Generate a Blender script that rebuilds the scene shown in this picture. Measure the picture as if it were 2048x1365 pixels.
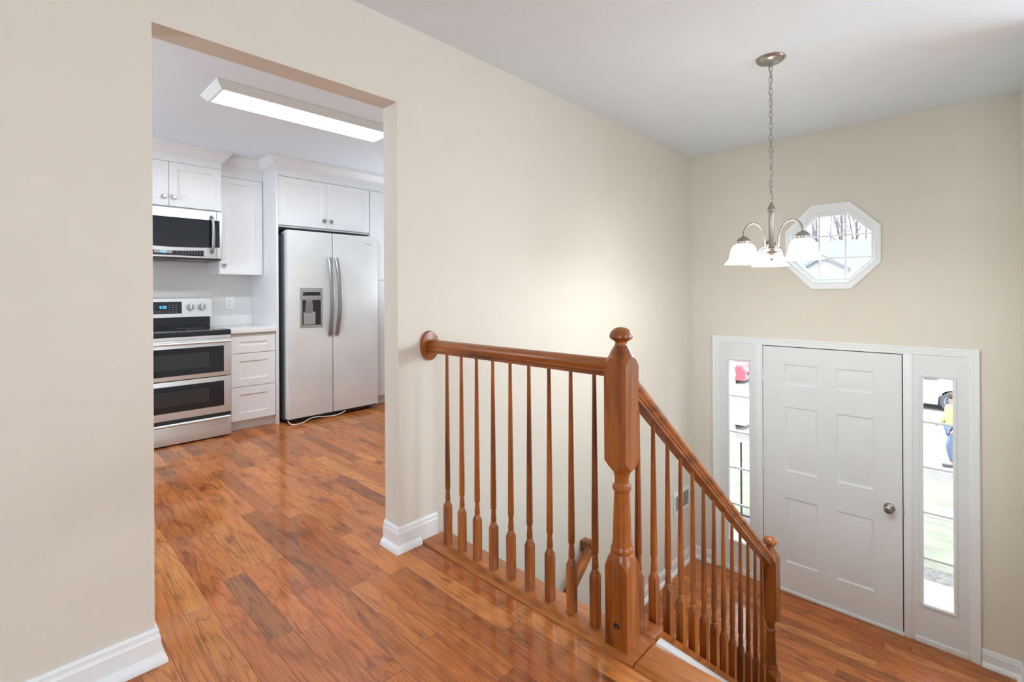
import bpy, bmesh, math, random
from mathutils import Vector, Matrix

C = bpy.context.scene
for o in list(bpy.data.objects):
    bpy.data.objects.remove(o)

# ------------------------------------------------------------------ camera
F_PX, CY, YAW, ROLL = 967.647, 586.11, 0.8095, -0.0055
CAM = Vector((0.0, -1.9138, 1.1849))
fwd = Vector((math.sin(YAW), math.cos(YAW), 0))
rgt = Vector((math.cos(YAW), -math.sin(YAW), 0))
upv = rgt.cross(fwd)
r2 = rgt * math.cos(ROLL) + upv * math.sin(ROLL)
u2 = -rgt * math.sin(ROLL) + upv * math.cos(ROLL)
cd = bpy.data.cameras.new('camera')
cam = bpy.data.objects.new('camera', cd)
C.collection.objects.link(cam)
M = Matrix.Identity(4)
for i in range(3):
    M[i][0], M[i][1], M[i][2], M[i][3] = r2[i], u2[i], -fwd[i], CAM[i]
cam.matrix_world = M
cd.sensor_width = 36.0
cd.lens = F_PX / 2048 * 36.0
cd.shift_y = -(682.5 - CY) / 2048
cd.clip_start = 0.02
C.camera = cam

# ------------------------------------------------------------------ view, world, daylight
C.view_settings.view_transform = 'Standard'
C.view_settings.look = 'None'
C.view_settings.gamma = 1.0
C.view_settings.use_curve_mapping = False
C.view_settings.exposure = 0.68
C.cycles.max_bounces = 12
C.cycles.diffuse_bounces = 8
C.cycles.transparent_max_bounces = 12
C.cycles.sample_clamp_indirect = 6.0
C.cycles.caustics_reflective = False
C.cycles.caustics_refractive = False

w = bpy.data.worlds.new('overcast_sky')
C.world = w
w.use_nodes = True
bg = w.node_tree.nodes['Background']
bg.inputs[0].default_value = (0.93, 0.965, 1.0, 1)
bg.inputs[1].default_value = 4.2


def area(name, loc, target, sx, sy, energy, col=(1, 1, 1)):
    d = bpy.data.lights.new(name, 'AREA')
    d.shape = 'RECTANGLE'; d.size = sx; d.size_y = sy
    d.energy = energy; d.color = col
    o = bpy.data.objects.new(name, d)
    o.location = loc
    o.rotation_euler = (Vector(target) - Vector(loc)).to_track_quat('-Z', 'Y').to_euler()
    C.collection.objects.link(o)
    return o


# area lamps boosting daylight at unseen living-room windows, plus added fills
area('window_light_rear', (-3.12, -2.7, 1.5), (4.0, -1.3, 1.6), 1.6, 1.3, 9, (0.74, 0.90, 1.0))
area('window_light_side', (0.7, -5.42, 1.4), (1.4, -1.0, 3.6), 1.8, 1.3, 3, (0.74, 0.90, 1.0))
area('window_light_front', (4.36, -4.0, 1.4), (1.8, -1.2, 3.0), 1.7, 1.2, 46, (0.74, 0.90, 1.0))  # added fill by an unseen window, evening out entry and ceiling
area('window_light_dining', (3.52, 2.15, 1.5), (1.2, 1.2, 3.2), 0.9, 1.0, 9, (0.85, 0.94, 1.0))  # added lamp to brighten the kitchen ceiling; this wall has no window
area('window_light_kitchen', (-1.42, 1.7, 1.45), (1.5, 1.9, 2.7), 1.0, 1.0, 14, (0.85, 0.94, 1.0))  # added kitchen fill at an assumed, unseen window opening

H = 2.44
XE = 4.444
X0, X1, ZO = 0.3308, 1.2476, 2.0662
ZF = -1.287
YR = -2.136
WT = 0.115
NX, NY = 1.4265, -1.0585          # upper newel
LX = 3.045                        # lower newel


# ------------------------------------------------------------------ materials
def new_mat(name):
    m = bpy.data.materials.new(name)
    m.use_nodes = True
    nt = m.node_tree
    return m, nt, nt.nodes['Principled BSDF']


def nd(nt, t, **kw):
    n = nt.nodes.new(t)
    for k, v in kw.items():
        setattr(n, k, v)
    return n


def lk(nt, a, b):
    nt.links.new(a, b)


def mth(nt, op, a, b=None):
    n = nt.nodes.new('ShaderNodeMath'); n.operation = op
    for i, v in enumerate((a, b)):
        if v is None: continue
        if isinstance(v, (int, float)): n.inputs[i].default_value = v
        else: nt.links.new(v, n.inputs[i])
    return n.outputs[0]


def ramp(nt, fac, stops):
    n = nt.nodes.new('ShaderNodeValToRGB')
    e = n.color_ramp.elements
    while len(e) < len(stops): e.new(0.5)
    for i, (p, c) in enumerate(stops):
        e[i].position = p; e[i].color = (*c, 1)
    nt.links.new(fac, n.inputs[0])
    return n.outputs[0]


def mixc(nt, fac, a, b, mode='MIX'):
    n = nt.nodes.new('ShaderNodeMix'); n.data_type = 'RGBA'; n.blend_type = mode
    for i, v in ((0, fac), (6, a), (7, b)):
        if isinstance(v, (int, float)): n.inputs[i].default_value = v
        elif isinstance(v, tuple): n.inputs[i].default_value = (*v, 1)
        else: nt.links.new(v, n.inputs[i])
    return n.outputs[2]


def plain(name, col, rough=0.5, metal=0.0, noise=0.03, nscale=30.0, bump=0.0, emit=None, es=0.0, coat=0.0):
    m, nt, b = new_mat(name)
    b.inputs['Roughness'].default_value = rough
    b.inputs['Metallic'].default_value = metal
    if coat: b.inputs['Coat Weight'].default_value = coat
    tc = nd(nt, 'ShaderNodeTexCoord')
    nz = nd(nt, 'ShaderNodeTexNoise'); nz.inputs['Scale'].default_value = nscale
    lk(nt, tc.outputs['Object'], nz.inputs['Vector'])
    lo = tuple(max(0, c * (1 - noise)) for c in col); hi = tuple(min(1, c * (1 + noise)) for c in col)
    lk(nt, ramp(nt, nz.outputs['Fac'], [(0.3, lo), (0.7, hi)]), b.inputs['Base Color'])
    if bump:
        bp = nd(nt, 'ShaderNodeBump'); bp.inputs['Strength'].default_value = bump; bp.inputs['Distance'].default_value = 0.002
        lk(nt, nz.outputs['Fac'], bp.inputs['Height']); lk(nt, bp.outputs[0], b.inputs['Normal'])
    if emit:
        b.inputs['Emission Color'].default_value = (*emit, 1); b.inputs['Emission Strength'].default_value = es
    return m


def brushed(name, col, rough, axis='x', metal=1.0):
    m, nt, b = new_mat(name)
    b.inputs['Metallic'].default_value = metal
    tc = nd(nt, 'ShaderNodeTexCoord')
    mp = nd(nt, 'ShaderNodeMapping')
    s = {'x': (3, 300, 300), 'z': (300, 300, 3)}[axis]
    mp.inputs['Scale'].default_value = s
    lk(nt, tc.outputs['Object'], mp.inputs['Vector'])
    nz = nd(nt, 'ShaderNodeTexNoise'); nz.inputs['Scale'].default_value = 1.0
    lk(nt, mp.outputs[0], nz.inputs['Vector'])
    n2 = nd(nt, 'ShaderNodeTexNoise'); n2.inputs['Scale'].default_value = 3.0
    lk(nt, tc.outputs['Object'], n2.inputs['Vector'])
    c1 = ramp(nt, nz.outputs['Fac'], [(0.3, tuple(c * 0.975 for c in col)), (0.7, tuple(min(1, c * 1.02) for c in col))])
    c2 = ramp(nt, n2.outputs['Fac'], [(0.35, (0.93, 0.93, 0.93)), (0.65, (1, 1, 1))])
    lk(nt, mixc(nt, 1.0, c1, c2, 'MULTIPLY'), b.inputs['Base Color'])
    r = nd(nt, 'ShaderNodeMapRange'); r.inputs[3].default_value = rough - 0.05; r.inputs[4].default_value = rough + 0.07
    lk(nt, n2.outputs['Fac'], r.inputs[0]); lk(nt, r.outputs[0], b.inputs['Roughness'])
    return m


def oak(name, axis, dark, mid, light, rough=0.32, perobj=True):
    """stained oak, grain along one local axis"""
    m, nt, b = new_mat(name)
    tc = nd(nt, 'ShaderNodeTexCoord')
    oi = nd(nt, 'ShaderNodeObjectInfo')
    add = nd(nt, 'ShaderNodeVectorMath', operation='ADD')
    lk(nt, tc.outputs['Object'], add.inputs[0])
    cmb = nd(nt, 'ShaderNodeCombineXYZ')
    rr = mth(nt, 'MULTIPLY', oi.outputs['Random'], 20.0)
    for i in range(3): lk(nt, rr, cmb.inputs[i])
    lk(nt, cmb.outputs[0], add.inputs[1])
    k = 'xyz'.index(axis)

    def stretched(sc, st, detail=3.0, dist=0.0):
        mp = nd(nt, 'ShaderNodeMapping')
        s = [sc] * 3; s[k] = sc * st
        mp.inputs['Scale'].default_value = s
        lk(nt, add.outputs[0], mp.inputs['Vector'])
        nz = nd(nt, 'ShaderNodeTexNoise'); nz.inputs['Scale'].default_value = 1.0
        nz.inputs['Detail'].default_value = detail; nz.inputs['Distortion'].default_value = dist
        lk(nt, mp.outputs[0], nz.inputs['Vector'])
        return nz.outputs['Fac']
    a = stretched(24, 0.08, 4, 0.3)
    g = stretched(420, 0.02, 2)
    base = ramp(nt, a, [(0.30, dark), (0.5, mid), (0.72, light)])
    pore = ramp(nt, g, [(0.38, (0.62, 0.55, 0.5)), (0.52, (1, 1, 1))])
    lk(nt, mixc(nt, 0.8, base, pore, 'MULTIPLY'), b.inputs['Base Color'])
    b.inputs['Roughness'].default_value = rough
    b.inputs['Coat Weight'].default_value = 0.25
    b.inputs['Coat Roughness'].default_value = 0.15
    bp = nd(nt, 'ShaderNodeBump'); bp.inputs['Strength'].default_value = 0.15; bp.inputs['Distance'].default_value = 0.001
    lk(nt, g, bp.inputs['Height']); lk(nt, bp.outputs[0], b.inputs['Normal'])
    return m


def plank_floor(name):
    m, nt, b = new_mat(name)
    tc = nd(nt, 'ShaderNodeTexCoord')
    sp = nd(nt, 'ShaderNodeSeparateXYZ'); lk(nt, tc.outputs['Object'], sp.inputs[0])
    x, y = sp.outputs[0], sp.outputs[1]
    u = mth(nt, 'DIVIDE', mth(nt, 'ADD', x, 0.041), 0.0825)
    row = mth(nt, 'FLOOR', u); fu = mth(nt, 'FRACT', u)
    w1 = nd(nt, 'ShaderNodeTexWhiteNoise', noise_dimensions='1D'); lk(nt, row, w1.inputs['W'])
    w2 = nd(nt, 'ShaderNodeTexWhiteNoise', noise_dimensions='1D'); lk(nt, mth(nt, 'ADD', row, 37.3), w2.inputs['W'])
    L = mth(nt, 'ADD', mth(nt, 'MULTIPLY', w2.outputs[0], 0.55), 0.42)
    v = mth(nt, 'DIVIDE', mth(nt, 'ADD', y, mth(nt, 'MULTIPLY', w1.outputs[0], 5.0)), L)
    idn = mth(nt, 'FLOOR', v); fv = mth(nt, 'FRACT', v)
    cb = nd(nt, 'ShaderNodeCombineXYZ'); lk(nt, row, cb.inputs[0]); lk(nt, idn, cb.inputs[1])
    wp = nd(nt, 'ShaderNodeTexWhiteNoise', noise_dimensions='2D'); lk(nt, cb.outputs[0], wp.inputs['Vector'])
    rnd = wp.outputs['Value']; rcol = wp.outputs['Color']
    off = nd(nt, 'ShaderNodeVectorMath', operation='SCALE'); off.inputs['Scale'].default_value = 30
    lk(nt, rcol, off.inputs[0])

    def gn(sx, sy, detail, dist):
        mp = nd(nt, 'ShaderNodeMapping'); mp.inputs['Scale'].default_value = (sx, sy, 1)
        lk(nt, tc.outputs['Object'], mp.inputs['Vector'])
        ad = nd(nt, 'ShaderNodeVectorMath', operation='ADD')
        lk(nt, mp.outputs[0], ad.inputs[0]); lk(nt, off.outputs[0], ad.inputs[1])
        nz = nd(nt, 'ShaderNodeTexNoise'); nz.inputs['Scale'].default_value = 1.0
        nz.inputs['Detail'].default_value = detail; nz.inputs['Distortion'].default_value = dist
        lk(nt, ad.outputs[0], nz.inputs['Vector'])
        return nz.outputs['Fac']
    fine = gn(260, 7, 3, 0.0)
    cath = gn(8, 0.9, 1.0, 0.5)
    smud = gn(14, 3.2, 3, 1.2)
    ring = mth(nt, 'FRACT', mth(nt, 'MULTIPLY', cath, 13.0))
    base = ramp(nt, rnd, PLANK_STOPS)
    hue = nd(nt, 'ShaderNodeSeparateColor'); lk(nt, rcol, hue.inputs[0])
    base = mixc(nt, mth(nt, 'MULTIPLY', hue.outputs[1], 0.30), base, (0.42, 0.20, 0.06))
    c = mixc(nt, 0.8, base, ramp(nt, ring, [(0.0, (0.58, 0.46, 0.38)), (0.07, (0.93, 0.91, 0.88)), (0.5, (1.06, 1.06, 1.05)), (0.9, (1.0, 0.99, 0.97)), (1.0, (0.70, 0.6, 0.53))]), 'MULTIPLY')
    c = mixc(nt, 0.9, c, ramp(nt, fine, [(0.33, (0.62, 0.54, 0.47)), (0.52, (1.0, 1.0, 1.0)), (0.75, (1.1, 1.09, 1.08))]), 'MULTIPLY')
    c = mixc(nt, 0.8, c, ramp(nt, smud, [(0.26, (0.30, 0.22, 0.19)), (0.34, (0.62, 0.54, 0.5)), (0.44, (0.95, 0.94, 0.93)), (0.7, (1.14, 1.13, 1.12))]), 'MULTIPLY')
    eu = mth(nt, 'MINIMUM', fu, mth(nt, 'SUBTRACT', 1.0, fu))
    ev = mth(nt, 'MULTIPLY', mth(nt, 'MINIMUM', fv, mth(nt, 'SUBTRACT', 1.0, fv)), mth(nt, 'DIVIDE', L, 0.0825))
    e = mth(nt, 'MINIMUM', eu, ev)
    gap = ramp(nt, e, [(0.006, (0.38, 0.3, 0.26)), (0.018, (1, 1, 1))])
    c = mixc(nt, 0.85, c, gap, 'MULTIPLY')
    lk(nt, c, b.inputs['Base Color'])
    b.inputs['Roughness'].default_value = 0.4
    b.inputs['Coat Weight'].default_value = 0.5
    b.inputs['Coat Roughness'].default_value = 0.11
    b.inputs['Coat IOR'].default_value = 1.6
    b.inputs['Specular IOR Level'].default_value = 0.2
    bp = nd(nt, 'ShaderNodeBump'); bp.inputs['Strength'].default_value = 0.25; bp.inputs['Distance'].default_value = 0.0015
    hgt = mth(nt, 'ADD', mth(nt, 'MULTIPLY', ramp(nt, e, [(0.0, (0, 0, 0)), (0.03, (1, 1, 1))]), 1.0), mth(nt, 'MULTIPLY', fine, 0.12))
    lk(nt, hgt, bp.inputs['Height']); lk(nt, bp.outputs[0], b.inputs['Normal'])
    return m


def glass(name, tint=(1, 1, 1), refl=0.06):
    m, nt, b = new_mat(name)
    nt.nodes.remove(b)
    out = nt.nodes['Material Output']
    t = nd(nt, 'ShaderNodeBsdfTransparent'); t.inputs[0].default_value = (*tint, 1)
    g = nd(nt, 'ShaderNodeBsdfGlossy'); g.inputs['Roughness'].default_value = 0.01
    lw = nd(nt, 'ShaderNodeLayerWeight'); lw.inputs[0].default_value = 0.12
    f = mth(nt, 'ADD', mth(nt, 'MULTIPLY', lw.outputs['Fresnel'], 0.5), refl * 0.3)
    mx = nd(nt, 'ShaderNodeMixShader')
    lk(nt, f, mx.inputs[0]); lk(nt, t.outputs[0], mx.inputs[1]); lk(nt, g.outputs[0], mx.inputs[2])
    lk(nt, mx.outputs[0], out.inputs[0])
    return m


PLANK_STOPS = [(0.0, (0.25, 0.070, 0.015)), (0.06, (0.34, 0.092, 0.018)), (0.3, (0.42, 0.118, 0.022)),
               (0.6, (0.48, 0.142, 0.028)), (0.85, (0.53, 0.17, 0.036)), (1.0, (0.59, 0.23, 0.062))]

MAT = {}
MAT['wall'] = plain('beige_wall_paint', (0.685, 0.672, 0.61), 0.75, noise=0.012, nscale=6, bump=0.04)
# a dab of lighter touch-up paint on the wall left of the doorway
_nt = MAT['wall'].node_tree; _b = _nt.nodes['Principled BSDF']
_src = _b.inputs['Base Color'].links[0].from_socket
_tc = nd(_nt, 'ShaderNodeTexCoord'); _mp = nd(_nt, 'ShaderNodeVectorMath', operation='SUBTRACT'); _mp.inputs[1].default_value = (0.071, 0.0, 1.51)
lk(_nt, _tc.outputs['Object'], _mp.inputs[0])
_ml = nd(_nt, 'ShaderNodeVectorMath', operation='MULTIPLY'); _ml.inputs[1].default_value = (1.0, 1.0, 1.5); lk(_nt, _mp.outputs[0], _ml.inputs[0])
_ln = nd(_nt, 'ShaderNodeVectorMath', operation='LENGTH'); lk(_nt, _ml.outputs[0], _ln.inputs[0])
_f = ramp(_nt, _ln.outputs['Value'], [(0.012, (0.6, 0.6, 0.6)), (0.026, (0, 0, 0))])
lk(_nt, mixc(_nt, _f, _src, (0.77, 0.75, 0.69)), _b.inputs['Base Color'])
MAT['kwall'] = plain('grey_kitchen_wall_paint', (0.68, 0.68, 0.68), 0.75, noise=0.012, nscale=6)
MAT['ceil'] = plain('white_ceiling_paint', (0.75, 0.845, 0.92), 0.85, noise=0.01, nscale=6)
MAT['trim'] = plain('white_trim_paint', (0.785, 0.85, 0.89), 0.35, noise=0.01)
MAT['door'] = plain('white_door_paint', (0.725, 0.785, 0.825), 0.4, noise=0.012, nscale=10)
MAT['cab'] = plain('white_cabinet_paint', (0.77, 0.795, 0.82), 0.35, noise=0.008)
MAT['quartz'] = plain('white_quartz', (0.78, 0.78, 0.78), 0.2, noise=0.06, nscale=7)
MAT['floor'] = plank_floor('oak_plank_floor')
OD, OM, OL = (0.13, 0.033, 0.0045), (0.32, 0.09, 0.0115), (0.46, 0.15, 0.021)
MAT['oak_x'] = oak('stained_oak_x', 'x', OD, OM, OL)
MAT['oak_y'] = oak('stained_oak_y', 'y', OD, OM, OL)
MAT['oak_z'] = oak('stained_oak_z', 'z', OD, OM, OL)
MAT['nose_y'] = oak('oak_nosing', 'y', (0.28, 0.088, 0.018), (0.42, 0.145, 0.034), (0.52, 0.20, 0.055), 0.28)
MAT['nickel'] = brushed('brushed_nickel', (0.38, 0.365, 0.335), 0.3, 'z')
MAT['steel'] = brushed('stainless_steel', (0.70, 0.725, 0.745), 0.36, 'x', 0.7)
MAT['steel_v'] = brushed('stainless_steel_vertical', (0.79, 0.835, 0.86), 0.38, 'z', 0.4)
MAT['handle'] = brushed('satin_handle_steel', (0.34, 0.34, 0.345), 0.32, 'z', 0.7)
MAT['blackglass'] = plain('black_glass', (0.012, 0.016, 0.024), 0.06, noise=0.0)
MAT['black'] = plain('black_plastic', (0.02, 0.022, 0.026), 0.35, noise=0.0)
MAT['dgrey'] = plain('dark_grey_enamel', (0.10, 0.115, 0.13), 0.45, noise=0.02)
MAT['grey'] = plain('grey_plastic', (0.30, 0.305, 0.31), 0.35, noise=0.02)
MAT['dark'] = plain('dark_shadow_seal', (0.015, 0.015, 0.016), 0.8, noise=0.0)
MAT['white'] = plain('white_plastic', (0.78, 0.78, 0.77), 0.35, noise=0.0)
MAT['blue'] = plain('blue_led', (0.02, 0.06, 0.2), 0.4, noise=0.0, emit=(0.04, 0.35, 1.0), es=3.0)
MAT['mark'] = plain('grey_print', (0.22, 0.23, 0.25), 0.5, noise=0.0)
MAT['diff'] = plain('lit_diffuser', (0.9, 0.9, 0.9), 0.5, noise=0.0, emit=(1.0, 0.99, 0.98), es=3.2)
MAT['shade'] = plain('lit_frosted_glass', (0.9, 0.9, 0.88), 0.35, noise=0.0, emit=(1.0, 0.97, 0.93), es=9.0)
MAT['bulb'] = plain('lit_bulb', (0.9, 0.9, 0.88), 0.4, noise=0.0, emit=(1.0, 0.96, 0.9), es=6)
MAT['glass'] = glass('clear_window_glass')
MAT['grass'] = plain('winter_lawn', (0.135, 0.150, 0.112), 0.95, noise=0.22, nscale=2.2)
MAT['concrete'] = plain('pale_concrete', (0.36, 0.36, 0.355), 0.9, noise=0.05, nscale=2)
MAT['gravel'] = plain('grey_gravel', (0.115, 0.115, 0.11), 0.95, noise=0.35, nscale=25)
MAT['siding'] = plain('white_vinyl_siding', (0.30, 0.315, 0.335), 0.6, noise=0.01)
MAT['roof'] = plain('pale_roof_shingles', (0.128, 0.142, 0.160), 0.9, noise=0.08, nscale=1.5)
MAT['bark'] = plain('grey_bark', (0.125, 0.122, 0.135), 0.95, noise=0.15, nscale=3)
MAT['carwhite'] = plain('white_car_paint', (0.42, 0.43, 0.44), 0.2, noise=0.0, coat=0.6)
MAT['carred'] = plain('red_car_paint', (0.30, 0.05, 0.075), 0.2, noise=0.0, coat=0.6)
MAT['carglass'] = plain('dark_car_glass', (0.05, 0.07, 0.09), 0.05, noise=0.0)
MAT['tyre'] = plain('tyre_rubber', (0.055, 0.07, 0.09), 0.8, noise=0.0)
MAT['alloy'] = plain('alloy_wheel', (0.7, 0.71, 0.72), 0.3, metal=0.5, noise=0.0)
MAT['iron'] = plain('black_iron', (0.02, 0.025, 0.025), 0.5, noise=0.0)
MAT['lime'] = plain('lime_jacket', (0.34, 0.40, 0.13), 0.8, noise=0.05)
MAT['jeans'] = plain('blue_jeans', (0.09, 0.13, 0.20), 0.9, noise=0.1)
MAT['skin'] = plain('skin', (0.30, 0.19, 0.15), 0.6, noise=0.02)
MAT['hair'] = plain('dark_hair', (0.05, 0.04, 0.035), 0.7, noise=0.1)
MAT['shoe'] = plain('dark_shoes', (0.05, 0.05, 0.06), 0.7, noise=0.0)
MAT['carpet'] = plain('beige_carpet', (0.45, 0.41, 0.35), 0.95, noise=0.1, nscale=200)


# ------------------------------------------------------------------ mesh helpers
class MB:
    def __init__(s):
        s.bm = bmesh.new()

    def box(s, x0, x1, y0, y1, z0, z1, bev=0.0, seg=2, M=None):
        r = bmesh.ops.create_cube(s.bm, size=1.0)
        vs = r['verts']
        for v in vs:
            v.co = Vector(((x0 + x1) / 2 + v.co.x * (x1 - x0), (y0 + y1) / 2 + v.co.y * (y1 - y0), (z0 + z1) / 2 + v.co.z * (z1 - z0)))
        if bev:
            es = list({e for v in vs for e in v.link_edges})
            r2_ = bmesh.ops.bevel(s.bm, geom=es, offset=bev, segments=seg, affect='EDGES', profile=0.6)
            vs = list({v for f in r2_['faces'] for v in f.verts} | {v for v in vs if v.is_valid})
        if M is not None:
            for v in vs: v.co = M @ v.co
        return s

    def prism(s, poly, axis, a0, a1, bev=0.0):
        """poly: 2D points in the plane of the two other axes (order x,y,z without axis)"""
        k = 'xyz'.index(axis)
        oth = [i for i in range(3) if i != k]

        def mk(p, a):
            c = [0, 0, 0]; c[k] = a; c[oth[0]] = p[0]; c[oth[1]] = p[1]
            return s.bm.verts.new(c)
        A = [mk(p, a0) for p in poly]; B = [mk(p, a1) for p in poly]
        n = len(poly)
        fs = [s.bm.faces.new(A), s.bm.faces.new(list(reversed(B)))]
        for i in range(n):
            fs.append(s.bm.faces.new((A[i], B[i], B[(i + 1) % n], A[(i + 1) % n])))
        bmesh.ops.recalc_face_normals(s.bm, faces=fs)
        return s

    def loft(s, rings, cap=True, closed=True):
        """rings: lists of points, same length"""
        R = [[s.bm.verts.new(p) for p in r] for r in rings]
        fs = []
        n = len(R[0])
        for a, b in zip(R, R[1:]):
            for i in range(n if closed else n - 1):
                j = (i + 1) % n
                fs.append(s.bm.faces.new((a[i], a[j], b[j], b[i])))
        if cap and closed:
            fs.append(s.bm.faces.new(list(reversed(R[0])))); fs.append(s.bm.faces.new(R[-1]))
        bmesh.ops.recalc_face_normals(s.bm, faces=fs)
        return s

    def lathe(s, cx, cy, prof, seg=24, z0=0.0, M=None, cap=True):
        rings = []
        for r, z in prof:
            ring = []
            for i in range(seg):
                a = 2 * math.pi * i / seg
                p = Vector((cx + r * math.cos(a), cy + r * math.sin(a), z0 + z))
                ring.append(M @ p if M is not None else p)
            rings.append(ring)
        return s.loft(rings, cap)

    def tube(s, pts, r, seg=8, cap=True, closed=False):
        pts = [Vector(p) for p in pts]
        rr = r if isinstance(r, (list, tuple)) else [r] * len(pts)
        rings = []
        prev = None
        n = len(pts)
        for i, p in enumerate(pts):
            a = pts[(i - 1) % n] if (closed or i > 0) else p
            b = pts[(i + 1) % n] if (closed or i < n - 1) else p
            d = (b - a).normalized()
            if prev is None:
                t = Vector((0, 0, 1)) if abs(d.z) < 0.9 else Vector((1, 0, 0))
                nrm = d.cross(t).normalized()
            else:
                nrm = (prev - d * prev.dot(d)).normalized()
            prev = nrm
            bn = d.cross(nrm)
            rings.append([p + (nrm * math.cos(2 * math.pi * j / seg) + bn * math.sin(2 * math.pi * j / seg)) * rr[i] for j in range(seg)])
        if closed:
            rings.append(rings[0])
            return s.loft(rings, cap=False)
        return s.loft(rings, cap)

    def cyl(s, p0, p1, r, seg=16, r1=None):
        return s.tube([p0, p1], [r, r if r1 is None else r1], seg)

    def ball(s, c, rx, ry=None, rz=None, u=16, v=10):
        r = bmesh.ops.create_uvsphere(s.bm, u_segments=u, v_segments=v, radius=1.0)
        ry = ry or rx; rz = rz or rx
        for q in r['verts']:
            q.co = Vector((c[0] + q.co.x * rx, c[1] + q.co.y * ry, c[2] + q.co.z * rz))
        return s

    def face(s, pts):
        s.bm.faces.new([s.bm.verts.new(p) for p in pts])
        return s


def root_of(o):
    while o.parent: o = o.parent
    return o


def obj(name, mb, mat, parent=None, origin=None, smooth=38):
    me = bpy.data.meshes.new(name)
    bm = mb.bm if isinstance(mb, MB) else mb
    og = Vector(origin) if origin else (root_of(parent).location.copy() if parent else Vector((0, 0, 0)))
    if og.length > 0:
        bmesh.ops.translate(bm, verts=bm.verts, vec=-og)
    bm.normal_update()
    bm.to_mesh(me); bm.free()
    me.materials.append(MAT[mat] if isinstance(mat, str) else mat)
    if smooth:
        me.shade_smooth()
        me.set_sharp_from_angle(angle=math.radians(smooth))
    o = bpy.data.objects.new(name, me)
    C.collection.objects.link(o)
    if parent: o.parent = parent
    else: o.location = og
    return o


def tag(o, label, cat, group=None, kind=None):
    o['label'] = label; o['category'] = cat
    if group: o['group'] = group
    if kind: o['kind'] = kind
    return o


def thing(name, loc, label, cat, group=None, kind=None):
    o = bpy.data.objects.new(name, None)
    o.empty_display_size = 0.1
    o.location = loc
    C.collection.objects.link(o)
    return tag(o, label, cat, group, kind)


def struct(name, mb, mat, label=None, cat=None, parent=None, smooth=38):
    o = obj(name, mb, mat, parent, smooth=smooth)
    if not parent:
        o['kind'] = 'structure'
        if label: o['label'] = label; o['category'] = cat or name.split('_')[0]
    return o


def text(name, body, size, mat, parent, loc, rot, depth=0.0006, align='CENTER'):
    cu = bpy.data.curves.new(name, 'FONT')
    cu.body = body; cu.size = size; cu.align_x = align; cu.align_y = 'CENTER'; cu.extrude = depth
    t = bpy.data.objects.new(name, cu)
    dg = bpy.context.evaluated_depsgraph_get()
    C.collection.objects.link(t)
    dg = bpy.context.evaluated_depsgraph_get()
    me = bpy.data.meshes.new_from_object(t.evaluated_get(dg))
    bpy.data.objects.remove(t)
    me.materials.clear(); me.materials.append(MAT[mat])
    o = bpy.data.objects.new(name, me)
    C.collection.objects.link(o)
    o.parent = parent
    o.location = Vector(loc) - root_of(parent).location
    o.rotation_euler = rot
    return o


# ================================================================== STRUCTURE
b = MB()
b.box(-3.2, 1.36, -5.5, 0.0, -0.25, 0)
b.box(X0, X1, 0.0, WT, -0.25, 0)
b.box(-1.5, 3.6, WT, 3.31, -0.25, 0)
b.box(1.36, XE, -5.5, YR - 0.1, -0.25, 0)
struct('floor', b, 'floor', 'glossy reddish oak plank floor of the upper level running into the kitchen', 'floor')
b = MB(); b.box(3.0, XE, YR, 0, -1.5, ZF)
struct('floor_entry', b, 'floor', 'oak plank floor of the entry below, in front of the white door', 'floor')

# oak nosing boards round the stair opening
NT = 0.010


def nosing(y0, y1, x0, x1):
    m = MB()
    p = [(x0, -0.008), (x0 + 0.001, NT - 0.004), (x0 + 0.008, NT), (x1 - 0.012, NT), (x1 - 0.003, NT - 0.004), (x1, NT - 0.012), (x1 - 0.003, NT - 0.022), (x1 - 0.012, NT - 0.026), (x0, NT - 0.026)]
    m.prism(p, 'y', y0, y1)
    return m


struct('trim_1', nosing(-1.1330, -0.016, 1.36, 1.515), 'nose_y', 'oak nosing board under the landing balusters', 'nosing board')
b = nosing(YR, -1.1375, 1.36, 1.496)
struct('trim_2', b, 'nose_y', 'oak nosing board at the head of the stairs, bottom edge of the photo', 'nosing board')
b = MB(); b.box(1.514, 1.592, -1.122, -0.992, -0.02, 0.004, 0.002)
struct('trim_3', b, 'oak_y', 'short oak return piece between landing nosing and sloping stair shoe', 'nosing board')
b = MB(); b.box(1.36, 1.49, YR, -0.002, -0.25, -0.017)
struct('wall_stair_header', b, 'trim')

# main wall (between living room / stairwell and kitchen) with the doorway
b = MB()
b.prism([(-3.3, 0), (X0, 0), (X0, ZO), (X1, ZO), (X1, -2.9), (4.6, -2.9), (4.6, H), (-3.3, H)], 'y', 0, WT)
struct('wall_back', b, 'wall', 'beige wall with the doorway to the kitchen', 'wall')

# entry wall with door unit, octagon and living-room window openings
OY, OZ = -1.113, 1.533
HY = 0.275
HZ = 0.275
b = MB()
DY0, DY1, DZ1 = -1.915, -0.225, 0.76
t = 0.16
b.box(XE, XE + t, DY1, 0.115, -2.9, H)
b.box(XE, XE + t, DY0, DY1, DZ1, OZ - HZ)
b.box(XE, XE + t, DY0, OY - HY, OZ - HZ, OZ + HZ)
b.box(XE, XE + t, OY + HY, DY1, OZ - HZ, OZ + HZ)
b.box(XE, XE + t, DY0, DY1, OZ + HZ, H)
b.box(XE, XE + t, DY0, DY1, -2.9, ZF - 0.02)
b.box(XE, XE + t, -3.1, DY0, -2.9, H)
b.box(XE, XE + t, -4.9, -3.1, -2.9, 0.75)
b.box(XE, XE + t, -4.9, -3.1, 2.05, H)
b.box(XE, XE + t, -5.6, -4.9, -2.9, H)
k = HY * (1 - math.tan(math.pi / 8))
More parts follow.
